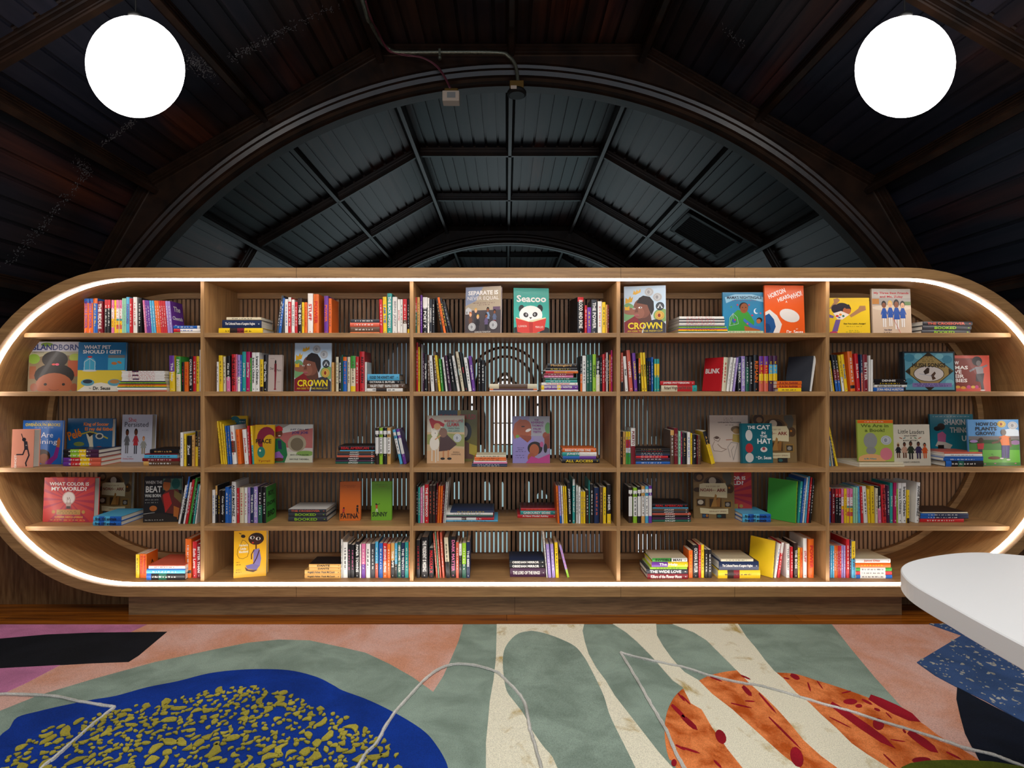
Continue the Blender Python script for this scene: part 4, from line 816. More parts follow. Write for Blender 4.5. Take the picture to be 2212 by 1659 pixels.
 'pele': ('1a527c', [('t', 'Pelé', .16, .36, .3, .2, 'd0701c', 1, -20), ('t', 'King of Soccer', .64, .14, .56, .1, 'dc7a20', 1), ('t', 'El rey del fútbol', .7, .25, .62, .1, 'dc7a20', 1), ('l', [(.3, .36), (.5, .3), (.72, .36), (.9, .45)], .03, 'a8962c'), ('p', [(.42, .35), (.56, .33), (.58, .55), (.62, .85), (.5, .9), (.5, .6)], 'c8bca0'), ('e', .72, .4, .09, .07, 'b9b4a4'), ('e', .72, .4, .06, .045, '2d3a48'), ('e', .27, .58, .12, .05, '6f7a3c'), ('e', .3, .75, .14, .06, 'b4561e'), ('e', .72, .68, .1, .05, 'b4461c'), ('p', [(.44, .33), (.62, .33), (.5, .42)], '1b1c20')],
    'wide blue picture book with orange title lettering'),
 'persisted': ('b7bbc8', [('t', 'She', .34, .11, .26, .09, 'b83038', 0), ('t', 'Persisted', .48, .21, .78, .1, '26242a', 0), ('s', .78, .33, .22, .012, '6a6a74')] + fig(.18, .32, .5, SK2, '15110f', '5c5c5e', '5c5c5e', .08) + fig(.47, .31, .52, SK2, '2a1a14', 'a82c34', '33333a', .08) + fig(.73, .47, .36, 'c89a70', 'b06a34', '8b8c84', '8c7a58', .09) + [('t', 'Chelsea Clinton', .24, .93, .36, .03, 'b83038', 0), ('s', .3, .89, .2, .012, '555560')],
    'pale blue book with three drawn women'),
 'geo': ('d6a71e', [('r', .06, .07, .95, .95, '174a54'), ('e', .5, .3, .3, .3, '2c6b70'), ('l', [(.2, .3), (.5, .5), (.8, .25)], .02, 'a8b4b0'), ('s', .8, .13, .22, .02, 'c8cfcc')], 'yellow-bordered magazine with a teal cover, behind the spines'),
 'peace': ('c79a1c', [('e', .6, .35, .5, .3, '7a2238'), ('e', .75, .5, .35, .25, 'c79a1c'), ('t', 'PEACE', .45, .42, .8, .11, '241c18', 1), ('e', .34, .7, .2, .14, '2b7a6a'), ('e', .28, .66, .05, .03, 'd8d2b0'), ('s', .35, .12, .4, .015, '5a3a14'), ('t', 'Tyrrell', .5, .93, .7, .07, '8b1f22', 0)],
    'golden yellow book with a swirl of red and a green face'),
 'joejoe': ('bdb0a8', [('r', 0, 0, 1, .28, 'c3c3bc'), ('p', [(.1, .28), (1, .1), (1, .62), (.1, .6)], 'a8605c'), ('p', [(.1, .0), (.5, .0), (.1, .25)], '8b8478'), ('e', .66, .5, .2, .22, '9a9078'), ('e', .66, .52, .14, .17, '6c604c'), ('r', .0, .72, 1, 1, 'c0c0aa'), ('e', .85, .76, .2, .07, '7a9a4c'), ('p', [(0, .6), (.1, .4), (.28, .36), (.42, .5), (.46, .8), (.4, 1), (.06, 1)], '1f6a3c'), ('p', [(.24, .42), (.32, .42), (.34, .66), (.26, .64)], '26304c'), ('e', .26, .23, .085, .12, '6a3a24'), ('p', [(.1, .26), (.16, .2), (.18, .08), (.26, .03), (.34, .08), (.35, .16), (.2, .2)], 'c4242c'), ('e', .28, .3, .03, .012, 'e8dcd4'), ('p', [(.18, .74), (.28, .7), (.38, .85), (.32, .96), (.16, .92)], '8b5aa0'), ('e', .28, .92, .1, .05, '5b3020'), ('t', 'JUST CALL ME', .71, .14, .54, .05, '3c3854', 1), ('t', 'JOE JOE', .72, .225, .52, .08, '33306a', 1), ('t', 'JEAN ALICIA ELSTER', .72, .8, .5, .035, '26242c', 1), ('t', 'NICOLE TADGELL', .72, .91, .42, .035, '26242c', 1)],
    'wide picture book with a boy in red cap and green jacket'),
 'llama': ('c2a880', [('r', 0, 0, 1, .35, 'c7bda8'), ('p', [(.4, .25), (.6, .1), (.75, .15), (.95, .06), (1, .1), (1, .35), (.3, .35)], '8fa596'), ('p', [(0, .4), (.4, .36), (1, .4), (1, .65), (0, .6)], '8b8f52'), ('p', [(0, .75), (.5, .65), (1, .7), (1, 1), (0, 1)], 'c99f74'), ('p', [(.36, .25), (.6, .45), (.8, .6), (.6, .73), (.32, .75)], '4a3230'), ('e', .43, .36, .11, .1, '7d5a48'), ('p', [(.05, .08), (.12, .05), (.2, .1), (.34, .12), (.47, .18), (.44, .24), (.3, .2), (.14, .28), (.08, .16)], 'a82028'), ('e', .27, .23, .09, .07, 'c8925f'), ('e', .2, .38, .09, .08, 'dcd4c4'), ('e', .13, .3, .02, .035, 'dcd4c4'), ('e', .2, .58, .13, .15, 'dcd4c4'), ('r', .12, .7, .15, .95, 'd0c8b8'), ('r', .22, .7, .25, .98, 'd0c8b8'), ('r', .28, .68, .31, .95, 'd0c8b8'), ('r', .42, .74, .46, .88, 'b87a4c'), ('r', .55, .72, .59, .88, 'b87a4c'), ('e', .42, .9, .06, .025, '26201c'), ('e', .6, .9, .06, .025, '26201c'), ('e', .22, .37, .01, .01, '101010'), ('l', [(.36, .42), (.22, .5)], .03, 'c8925f'),
    ('t', 'MARIA HAD A LITTLE', .71, .115, .5, .05, 'a82028', 1), ('t', 'LLAMA', .7, .19, .32, .08, 'a82028', 1), ('t', 'MARIA TENIA', .72, .27, .3, .035, '33302c', 0), ('t', 'UNA LLAMITA', .72, .325, .3, .035, '33302c', 0)] + seal(.81, .47, .11, asp=.8) + [('t', 'ANGELA', .78, .765, .18, .03, '5a4a34', 0), ('t', 'DOMINGUEZ', .78, .81, .26, .03, '5a4a34', 0)],
    'picture book with a girl in a red hat hugging a white llama'),
 'could': ('6a6220', [('r', 0, 0, .5, .2, '2f4a5c'), ('r', .5, 0, .58, .2, 'b8952c'), ('t', 'IF ONLY I COULD!', .5, .13, .92, .1, 'a82a34', 1), ('e', .72, .42, .14, .18, '1a1a20'), ('e', .68, .42, .08, .12, 'c3b8a8'), ('p', [(.6, .68), (.7, .6), (.9, .7), (.9, .95), (.6, .95)], '5d3a2c'), ('p', [(.8, .65), (1, .7), (1, .9), (.8, .85)], 'a8942c')], 'dark yellow picture book with red lettering, half hidden behind the front one'),
 'reverend': ('8f86a8', [('r', .45, 0, 1, .42, '9a9aa0'), ('p', [(0, .35), (.05, .16), (.2, .06), (.4, .12), (.5, .3), (.5, .4), (.4, .5), (.3, .56), (.12, .4), (.06, .5)], 'a8583a'), ('e', .3, .26, .2, .19, 'a0522f', .3), ('e', .28, .22, .05, .015, '33180f'), ('e', .42, .3, .08, .03, 'e0d8d0', -.4), ('p', [(.2, .4), (.5, .42), (.5, .58), (.3, .55)], '8a4228'), ('p', [(0, .5), (.2, .44), (.4, .56), (.56, .44), (.6, .7), (.5, 1), (0, 1)], '8a7fb8'), ('e', .92, .42, .12, .08, '8a4228', .6), ('p', [(.85, .45), (1, .4), (1, .68), (.86, .7)], '7d3a24'), ('e', .95, .25, .08, .12, '5a8a4c'), ('e', .13, .43, .05, .035, '6f9a3c'), ('e', .6, .68, .2, .14, '1f1614'), ('e', .58, .72, .13, .13, 'a0552f'), ('e', .78, .6, .05, .06, 'a8507c'), ('e', .88, .68, .05, .1, '1f1614'), ('e', .5, .88, .1, .1, '9a4e2c'), ('p', [(.35, 1), (.5, .85), (.7, .9), (1, .8), (1, 1)], 'b03a7c'),
    ('t', 'THE', .64, .08, .12, .04, '7a2272', 1), ('t', 'REVEREND', .67, .135, .34, .045, '7a2272', 1), ('t', "THOMAS'S", .67, .2, .3, .045, '7a2272', 1), ('t', 'FALSE', .66, .27, .2, .045, '7a2272', 1), ('t', 'TEETH', .66, .335, .22, .045, '7a2272', 1), ('s', .22, .67, .2, .015, '3a3050'), ('t', 'GAYLE', .2, .71, .12, .025, '3a3050', 0), ('s', .22, .75, .28, .015, '3a3050'), ('s', .2, .83, .24, .015, '3a3050'), ('s', .2, .88, .24, .015, '3a3050')],
    'lilac picture book with a laughing man and giggling girl'),
 'lord': ('c6b5a6', [('s', .5, .06, .26, .015, '5a4a40'), ('s', .5, .1, .26, .015, '5a4a40'), ('t', 'Lord and the Homecoming', .52, .155, .6, .04, '33282a', 1), ('s', .52, .21, .24, .015, '6a5a50'), ('l', [(.1, .48), (.18, .45), (.27, .5), (.22, .56), (.12, .53), (.1, .48)], .012, '6f5a50'), ('e', .18, .48, .06, .03, '5a463c'), ('l', [(.12, .56), (.06, .66), (.1, .76), (.3, .78), (.44, .72)], .012, '8b7466'), ('l', [(.2, .62), (.3, .7), (.42, .73)], .02, '97806f'), ('e', .68, .3, .13, .07, '6d5a44'), ('e', .7, .34, .1, .06, '9a7a50'), ('p', [(.6, .4), (.8, .42), (.84, .6), (.58, .56)], 'a8904c'), ('l', [(.6, .52), (.42, .53)], .02, 'a87058'), ('l', [(.52, .9), (.46, .68), (.55, .58), (.72, .6), (.66, .76), (.6, .96)], .014, '8b8078'), ('l', [(.6, .95), (.55, .75), (.62, .66)], .012, '8b8078')],
    'cream book with a faint pencil sketch of two figures'),
 'cat': ('15626e', [('r', 0, 0, .045, 1, '0f5360'), ('t', 'THE', .34, .1, .24, .08, 'e8e6e2', 1), ('t', 'CAT', .72, .1, .42, .11, 'e8e6e2', 1), ('t', 'IN', .72, .24, .12, .07, 'e8e6e2', 1), ('t', 'THE', .72, .33, .22, .07, 'e8e6e2', 1), ('t', 'HAT', .74, .45, .44, .13, 'e8e6e2', 1), ('e', .26, .3, .11, .14, 'c7c4be'), ('e', .26, .62, .12, .12, 'b03034'), ('e', .26, .86, .13, .12, 'c7c4be'), ('e', .72, .66, .11, .065, 'd8cfc8'), ('e', .72, .64, .05, .04, 'a8464a'), ('t', 'by', .49, .85, .05, .04, 'e8e6e2', 0), ('t', 'Dr. Seuss', .74, .865, .42, .085, 'e8e6e2', 1)],
    'teal blue book with big white title and red and white shapes'),
 'inabook': ('a3b04a', [('r', 0, 0, 1, .08, 'd9641c'), ('s', .48, .045, .55, .02, 'e8dccc'), ('t', 'We Are in', .48, .14, .78, .08, '5f6a2c', 1), ('t', 'a Book!', .48, .25, .6, .08, '5f6a2c', 1), ('e', .35, .5, .19, .19, '8b8b87'), ('e', .36, .74, .14, .09, '85857f'), ('e', .36, .98, .4, .16, 'd8a06a'), ('e', .78, .82, .17, .15, 'cf7480')] + seal(.79, .49, .15, asp=.75) + [('t', 'by Mo Willems', .33, .94, .34, .05, '3f8a90', 1)],
    'green book with an orange band and a silver seal'),
 'leaders': ('cfc6b2', [('t', 'Little', .27, .17, .27, .1, '26221f', 0), ('t', 'Leaders', .65, .18, .4, .1, '26221f', 0), ('t', 'BOLD WOMEN', .47, .275, .34, .03, '3a3430', 1), ('t', 'BLACK HISTORY', .46, .39, .4, .03, '3a3430', 1), ('e', .2, .33, .05, .01, 'a8502c', .4), ('e', .3, .33, .04, .01, '3a7a7a', -.4), ('e', .6, .33, .04, .01, '3a7a5a', .4), ('e', .72, .33, .05, .01, 'a8502c', -.4), ('e', .48, .33, .02, .015, '555045')] + fig(.12, .45, .36, SK2, 'c3ab80', '1c1c22', SK2, .07) + fig(.29, .44, .37, SK2, '1a1210', 'b99078', SK2, .08) + fig(.46, .42, .42, SK2, '1a1210', '26301f', '1c1c22', .09) + fig(.67, .43, .4, SK2, '1a1210', '33284a', '33284a', .09) + fig(.84, .46, .36, 'a8502c', '1a1210', 'c8501c', 'c8501c', .07) + [('t', 'VASHTI HARRISON', .46, .91, .44, .035, '3a3430', 0)],
    'cream book with five small drawn women in a row'),
 'shaking': ('177a8c', [('s', .5, .05, .85, .02, 'bcd4d4'), ('t', 'SHAKING', .62, .17, .6, .12, 'd8dedc', 1), ('t', 'THINGS', .7, .34, .5, .12, 'd8dedc', 1), ('t', 'UP', .82, .52, .2, .12, 'd8dedc', 1), ('e', .25, .27, .09, .075, '33201a'), ('e', .16, .31, .08, .05, '1a1416'), ('p', [(.16, .42), (.28, .37), (.36, .44), (.34, .6), (.16, .6)], 'b8628a'), ('p', [(.1, .68), (.16, .58), (.34, .6), (.5, .66), (.44, .74), (.26, .72)], 'c9bfb0'), ('r', .16, .66, .3, .76, '26201f')], 'teal picture book with a striding figure in pink'),
 'plants': ('5a94c8', [('e', .85, .3, .2, .1, 'c8d4dc'), ('r', 0, .36, 1, .46, '6f6a68'), ('r', 0, .44, 1, .54, '1f4a20'), ('r', 0, .52, 1, .68, '3f7a34'), ('e', .1, .47, .08, .03, '9a7ab0'), ('e', .92, .5, .1, .05, '8b6a90'), ('r', 0, .66, 1, 1, '5fa838'), ('r', 0, .93, 1, 1, '3f7d2c'), ('e', .1, .95, .02, .012, 'b06a7c'), ('e', .3, .96, .02, .012, 'b06a7c'), ('e', .5, .95, .02, .012, 'b06a7c'), ('e', .9, .95, .02, .012, 'b06a7c'), ('t', 'HOW DO', .37, .1, .42, .08, '1d1c20', 1), ('t', 'PLANTS', .35, .2, .42, .08, '1d1c20', 1), ('t', 'GROW?', .33, .3, .38, .08, '1d1c20', 1)] + seal(.66, .1, .085, 'd0b04a', .85) + seal(.88, .13, .1, asp=.85) + [('e', .69, .28, .055, .07, '6a625c'), ('p', [(.6, .38), (.7, .34), (.82, .38), (.8, .56), (.64, .56)], 'd9702c'), ('l', [(.63, .4), (.58, .48), (.46, .51)], .035, '6b4a38'), ('l', [(.81, .4), (.82, .58)], .04, '6b4a38'), ('p', [(.64, .56), (.8, .56), (.78, .84), (.71, .84), (.71, .62), (.7, .84), (.63, .83)], '33286a'), ('e', .63, .84, .04, .015, 'e0dcd8'), ('e', .76, .87, .04, .015, 'e0dcd8'), ('e', .24, .45, .05, .06, '3a2418'), ('p', [(.16, .52), (.3, .51), (.28, .64), (.17, .64)], 'b02430'), ('r', .18, .64, .26, .76, '2c2a38'), ('e', .48, .83, .12, .035, '6a3a20'), ('l', [(.46, .83), (.46, .75)], .008, '4a7a2c'), ('e', .44, .75, .02, .01, '4a7a2c')],
    'picture book with a man and child by a seedling on green grass'),
 'beat': ('1e2022', [('t', 'WHEN THE', .26, .13, .44, .07, 'b8b8b2', 1), ('t', 'BEAT', .26, .28, .42, .14, 'c4c4be', 1), ('t', 'WAS BORN', .24, .42, .42, .07, 'b8b8b2', 1), ('s', .22, .51, .36, .025, '8b8b86'), ('s', .22, .57, .36, .025, '8b8b86'), ('r', .5, .05, 1, .3, '4a6a5c'), ('p', [(.45, .45), (.6, .3), (.9, .28), (1, .5), (.98, .85), (.6, .8)], '5a2a26'), ('p', [(.5, .4), (.66, .35), (.75, .6), (.58, .8)], 'a82a26'), ('p', [(.8, .3), (1, .4), (1, .6), (.8, .45)], '6a5a34'), ('e', .6, .2, .1, .12, 'a0592c'), ('p', [(.5, .12), (.58, .04), (.7, .05), (.72, .14)], '3a3430'), ('e', .84, .16, .11, .12, '14504a'), ('e', .26, .7, .1, .06, 'a8602c'), ('p', [(.8, .65), (.95, .7), (.92, .95), (.8, .9)], 'a8602c'), ('p', [(.0, .84), (.5, .8), (.9, .9), (.9, 1), (0, 1)], '2b2826'), ('l', [(0, .82), (.3, .79)], .012, 'b0aca4'), ('s', .3, .95, .5, .025, 'b0aca4')],
    'dark book with a DJ in a cap leaning over a turntable'),
 'patina': ('d0661a', [('s', .5, .09, .6, .015, '7b3a10'), ('s', .55, .13, .4, .015, '7b3a10'), ('t', 'PATINA', .48, .88, .86, .13, '1a1512', 1), ('e', .2, .67, .04, .02, '1a1512'), ('p', [(.15, .69), (.25, .69), (.22, .8), (.14, .78)], 'b0302c'), ('l', [(.16, .78), (.12, .83)], .03, '1a1512'), ('l', [(.2, .78), (.25, .83)], .03, '1a1512'), ('e', .86, .63, .05, .03, '1a1512'), ('p', [(.8, .67), (.9, .67), (.9, .77), (.82, .77)], '1a1512'), ('l', [(.84, .77), (.82, .84)], .03, '1a1512'), ('l', [(.88, .77), (.93, .82)], .03, '1a1512')],
    'plain orange book with two small running figures'),
 'sunny': ('6ea524', [('s', .5, .08, .6, .015, '2a5a10'), ('s', .55, .125, .4, .015, '8a3a10'), ('t', 'SUNNY', .42, .84, .74, .12, '16200e', 1), ('e', .24, .58, .045, .02, '1a1512'), ('p', [(.2, .6), (.32, .6), (.3, .7), (.22, .7)], 'b8502c'), ('l', [(.26, .6), (.42, .57)], .022, '1a1512'), ('l', [(.25, .7), (.23, .78)], .03, 'e0dcd0'), ('l', [(.29, .7), (.31, .78)], .03, 'e0dcd0')],
    'plain green book with one small figure with arm out'),
 'harlem': ('e5ad1a', [('l', [(.2, .3), (.12, .4), (.1, .5), (.16, .58), (.28, .6), (.42, .56), (.46, .45), (.44, .3), (.34, .22), (.26, .2), (.2, .3)], .012, '3a2a18'), ('e', .28, .12, .07, .035, '2b1c16', .3), ('l', [(.22, .07), (.16, .05)], .02, '2b1c16'), ('t', "Harlem's", .3, .31, .26, .05, 'e8e2cc', 1), ('t', 'Little', .29, .385, .18, .05, 'e8e2cc', 1), ('t', 'Blackbird', .3, .45, .28, .05, 'e8e2cc', 1), ('e', .68, .19, .24, .13, '3f2016'), ('p', [(.5, .11), (.66, .07), (.86, .1), (.92, .22), (.86, .26), (.8, .14), (.6, .1)], '1b1210'), ('e', .56, .16, .075, .035, 'ece6dc'), ('e', .74, .19, .075, .035, 'ece6dc'), ('e', .57, .16, .035, .032, '15100e'), ('e', .75, .19, .035, .032, '15100e'), ('e', .58, .27, .03, .018, 'b83020'), ('r', .66, .3, .7, .42, '3f2016'), ('p', [(.6, .42), (.78, .4), (.84, .62), (.8, .78), (.6, .74)], '7b6fa4'), ('l', [(.62, .42), (.54, .52), (.54, .62)], .03, '4a261a'), ('l', [(.78, .44), (.7, .6), (.58, .75)], .035, '4a261a'), ('p', [(.36, .75), (.6, .72), (.8, .77), (.7, .86), (.42, .82)], '6f6598'), ('p', [(.34, .78), (.45, .84), (.74, .86), (.6, .9), (.38, .86)], '4a261a'), ('s', .14, .67, .12, .02, '4a3414'), ('s', .15, .72, .15, .02, '4a3414'), ('s', .16, .83, .16, .02, '4a3414'), ('s', .16, .88, .18, .02, '4a3414')],
    'golden yellow book with a seated girl in a lilac dress'),
}
def art_fn(name, W, H):
    ops = ARTS[name][1]
    def fn(mb, T, D, HH): pass
    return ops
def draw_art(mb, ops, W, H, m):
    """art on the front board: m(u,v,h) -> point; u right, v down, h lift"""
    lift = [0]
    def nxt(): lift[0] += .00004; return .0003+lift[0]
    cl = lambda q: max(.004, min(.996, q))
    for op in ops:
        k = op[0]; h = nxt()
        if k == 'r': _, a, b_, c, d, col = op; mb.add([m(cl(a), cl(b_), h), m(cl(a), cl(d), h), m(cl(c), cl(d), h), m(cl(c), cl(b_), h)], [(0, 1, 2, 3)], lin(col))
        elif k == 'e':
            cu, cv, ru, rv, col = op[1:6]; rot = op[6] if len(op) > 6 else 0; pts = []
            asp = H/W
            for i in range(20):
                t = -2*math.pi*i/20; x, y_ = ru*math.cos(t), rv*asp*math.sin(t); x, y_ = x*math.cos(rot)-y_*math.sin(rot), x*math.sin(rot)+y_*math.cos(rot)
                pts.append(m(cl(cu+x), cl(cv+y_/asp), h))
            mb.add(pts, [tuple(range(20))], lin(col))
        elif k == 'p':
            pts = [m(cl(a), cl(b_), h) for a, b_ in op[1]]; ar = sum(op[1][i][0]*op[1][(i+1) % len(op[1])][1]-op[1][(i+1) % len(op[1])][0]*op[1][i][1] for i in range(len(op[1])))
            if ar > 0: pts = pts[::-1]
            mb.add(pts, [tuple(range(len(pts)))], lin(op[2]))
        elif k == 'l':
            P = op[1]; wd = op[2]/2*W
            for i in range(len(P)-1):
                (a, b_), (c, d) = P[i], P[i+1]; dx, dy = (c-a)*W, (d-b_)*H; L = math.hypot(dx, dy) or 1; nx, ny = -dy/L*wd/W, dx/L*wd/H
                ex, ey = dx/L*wd*.5/W, dy/L*wd*.5/H
                mb.add([m(cl(a-nx-ex), cl(b_-ny-ey), h), m(cl(a+nx-ex), cl(b_+ny-ey), h), m(cl(c+nx+ex), cl(d+ny+ey), h), m(cl(c-nx+ex), cl(d-ny+ey), h)], [(0, 1, 2, 3)], lin(op[3]))
        elif k == 't':
            s, cu, cv, w_, hh, col, bold = op[1:8]; rot = math.radians(op[8]) if len(op) > 8 else 0; ca, sa = math.cos(rot), math.sin(rot)
            def pl(a, b_): a, b_ = a*ca+b_*sa, -a*sa+b_*ca; return m(cu+a/W, cv-b_/H, h+.0004)
            if abs(rot) > 1: put_text(mb, s, pl, w_*H, hh*W, lin(col), bool(bold), fill=True)
            else: put_text(mb, s, pl, w_*W, hh*H, lin(col), bool(bold), fill=True)
        elif k == 's':
            cu, cv, w_, hh, col = op[1:6]; rr = random.Random(int(cu*1000+cv*7777)); x = cu-w_/2
            while x < cu+w_/2-.01:
                ww = min(rr.uniform(.03, .09), cu+w_/2-x); n = max(1, int(ww/.018))
                for i in range(n):
                    a = x+i*.018; q = hh*rr.uniform(.6, 1)
                    mb.add([m(a, cv+hh/2-q, h), m(a, cv+hh/2, h), m(a+.011, cv+hh/2, h), m(a+.011, cv+hh/2-q, h)], [(0, 1, 2, 3)], lin(col))
                x += ww+.015
def merge_small(keep):
    AREA.sort(key=lambda q: -q[0]); mb = MB(); rest = [q[1] for q in AREA[keep:]]
    bpy.context.view_layer.update()
    for root in rest:
        for ch in list(root.children):
            me = ch.data; M = root.matrix_world; mi = 0 if ch.name.startswith('cover') else 1; b = len(mb.v)
            mb.v += [tuple(M @ v.co) for v in me.vertices]; dt = me.color_attributes['col'].data
            for p in me.polygons:
                mb.f.append(tuple(b+i for i in p.vertices)); mb.c.append(tuple(dt[p.loop_start].color)); mb.m.append(mi)
            bpy.data.objects.remove(ch); bpy.data.meshes.remove(me)
        bpy.data.objects.remove(root)
    o = mb.build('thin_books', [PRINT, PAPER]); o['kind'] = 'stuff'
    tag(o, 'thin books and slim spines filling in between the larger books on all shelves', 'books')
def do_face(r, c, name, x0, x1, yt, yb=None, yaw=0, T=.014, Y=None, where='', tilt=3.0, base=None):
    ox, sc, oy = CXZ[c], CSC[c], RYZ[r]; Yf = Y or (depth_from(r, oy+yb/sc) if (yb and r >= 2) else YR[r]+.01)
    X0, X1 = (ox+x0/sc-VX)*Yf/F, (ox+x1/sc-VX)*Yf/F; W = (X1-X0)/math.cos(math.radians(yaw)); zb = base if base is not None else SZ[r]+.0006
    H = (ZC-(oy+yt/sc-VY)*Yf/F-zb)/math.cos(math.radians(tilt))
    bc, ops, lab = ARTS[name]; col = lin(bc)
    root = empty('picture_book')
    root.matrix_world = Matrix.Translation((X0, Yf, zb)) @ Matrix.Rotation(math.radians(-yaw), 4, 'Z') @ Matrix.Rotation(math.radians(-tilt), 4, 'X')
    mb = MB(); bt = .0022; bul = .0015
    mb.box(0, 0, 0, W, bt, H, col); mb.box(0, T-bt, 0, W, T, H, col)
    arc = [(-bul*math.sin(math.pi*i/4), T*i/4) for i in range(5)]
    mb.add([(x, y_, z) for z in (0, H) for x, y_ in arc], [(i+1, i, 5+i, 6+i) for i in range(4)], tuple(q*.8 for q in col[:3])+(1,))
    for z, rv in ((H, 1), (0, -1)): mb.add([(x, y_, z) for x, y_ in arc]+[(.003, T-bt, z), (.003, bt, z)], [tuple(range(7))[::-rv]], col)
    draw_art(mb, ops, W, H, lambda u, v, h: (u*W, -h, (1-v)*H))
    mb.build('cover', PRINT, root)
    mb = MB(); mb.box(.001, bt, .003, W-.004, T-bt, H-.004); mb.build('page_block', PAPER, root)
    tag(root, (lab+', '+(where or ROW[r]+' shelf')), 'picture book', 'picture books shown face out')
    return root
# ------------------------------------------------------------------ the books, shelf by shelf
U, S, B = do_upright, do_stack, do_face
# top shelf
U(0, 0, '''885 935 368 b12o p 0 MIDDLE SCHOOL; 937 985 368 b12o p 0 MIDDLE SCHOOL; 987 1032 366 o14b y; 1034 1088 395 R w 0 THE RIDDLE; 1105 1138 380 r25k w; 1140 1172 380 r25k w; 1180 1208 383 i25w30y25i r; 1210 1230 383 y r; 1233 1260 383 i25w30t6y12S12y r; 1263 1290 383 i25w30t6y12S12y r; 1292 1312 365 m a; 1314 1334 365 m a; 1336 1370 352 s p 0 PASSWORD; 1374 1404 366 r w; 1408 1450 352 w r; 1460 1500 360 k w;
1537 1558 385 i w -26; 1560 1580 385 p w -26; 1582 1605 387 p w -28; 1610 1630 388 s w -28; 1634 1655 388 s w -28; 1660 1682 390 o w -28; 1684 1706 390 o w -28; 1708 1728 390 r w -28; 1730 1750 390 r w -28; 1752 1774 392 r w -28; 1780 1803 393 v w -30; 1805 1832 393 v w -32#p:The/Cheetah/Girls''')
S(0, 0, 'the right-end stack', '1840 2120 628 660 b90w w ~; 1842 2124 663 700 r25w b ~; 1845 2126 703 722 g25w k ~', D=.13)
S(0, 1, 'the left stack', '278 630 522 549 c k; 232 630 552 632 B w The Collected Poems of Langston Hughes; 197 645 635 697 y25N17R16y k', D=.16)
U(0, 1, '''780 803 320 A w 60; 806 832 345 b w 40; 836 862 350 A . 16; 870 903 358 w b; 905 935 340 w12r w; 940 970 362 w a 0 TYLER PERRY; 972 998 385 r w; 1003 1042 345 N w 0 THE BOSS; 1045 1068 390 y n; 1070 1098 390 o r; 1103 1155 300 w r 0 STUFF; 1160 1215 307 o r 0 POWER; 1270 1312 325 p o 0 POWER; 1316 1345 350 o B;
1838 1870 360 r w -8; 1872 1910 335 y b -5 I AM THE; 1913 1960 300 t w 0 THE BLACK WOMAN; 1965 2012 335 w a 0 BEING JAZZY; 2018 2045 360 w r 0 Junot Diaz; 2047 2070 360 w k; 2073 2112 357 r60n10w w; 2118 2138 360 k85y w''')
S(0, 1, 'the stack right of centre', '1540 1832 543 577 A w; 1534 1834 580 622 S w; 1540 1834 625 676 n w; 1536 1834 680 700 o w', D=.12)
U(0, 2, '''80 98 343 r40G w; 100 128 343 d n; 133 152 320 p w; 158 205 343 w28k w 0 THE POET X; 207 225 350 w k; 228 252 362 A w 0 CHARMING; 255 280 362 k w; 348 372 345 k d -62; 375 400 342 o k -70; 403 428 350 k y -76; 434 466 385 k a -80''')
U(0, 2, '1752 1818 340 r12k w 0@12 BLOOD AND BONE; 1825 1846 425 r w; 1850 1890 447 p y; 1893 1950 368 A w 0 THE POWER; 1958 2000 385 w S; 2003 2038 393 y k; 2040 2058 418 d n; 2060 2072 420 R w', Yo=3.071)
B(0, 2, 'separate', 592, 957, 238, yaw=14, T=.03); B(0, 2, 'seacoo', 1095, 1460, 242, yaw=-4, T=.016)
B(0, 3, 'crown', 108, 508, 224, yaw=10, T=.012); B(0, 3, 'mama', 1108, 1526, 282); B(0, 3, 'horton', 1532, 1940, 210, yaw=-3, Y=3.06)
S(0, 3, 'the magazine stack', '665 1112 500 512 w r; 665 1115 514 526 w r; 662 1118 528 540 A r; 662 1120 542 554 w r; 662 1116 556 568 A r; 662 1120 570 582 w r; 662 1120 584 596 w r; 660 1122 598 608 B .; 658 1140 610 622 l k; 658 1145 624 632 b .; 658 1150 634 645 o k; 655 1150 647 658 y k; 655 1150 660 668 G .; 655 1150 670 690 w .', D=.2)
B(0, 4, 'amigo', 62, 502, 374, yaw=2); B(0, 4, 'friends', 545, 985, 270, yaw=-2)
S(0, 4, 'the stack of three', '1100 1645 615 660 A|w S THE CROSSOVER; 1096 1635 665 712 A l BOOKED; 1085 1620 715 760 A l BOOKED', D=.15)
# second shelf
B(1, 0, 'island', 292, 812, 85, yaw=-2, Y=3.1); B(1, 0, 'pet', 815, 1312, 92, yaw=-2)
S(1, 0, 'the tall magazine stack', ';'.join('%d %d %d %d %s' % (1285+(i*7) % 9, 1740+(i*5) % 12, 382+14*i, 395+14*i, ('w r' if i % 3 else 'w25B15w r')) for i in range(8))+'; 1275 1750 496 506 B .; 1262 1755 508 520 l k; 1260 1758 522 530 B .; 1250 1760 532 545 o k; 1245 1762 547 558 y k; 1243 1764 560 568 G .; 1240 1765 570 595 w .; 1250 1765 597 610 S .', D=.2, Yo=3.05)
U(1, 0, '1800 1855 237 p45y w -8 The Help; 1868 1916 247 g50c w -4 INVISIBLE MAN; 1925 1950 305 k r; 1957 1998 303 o r; 2005 2040 245 k w 0 OCTAVIA E. BUTLER; 2045 2078 243 r w; 2083 2112 243 y k; 2116 2128 175 w r')
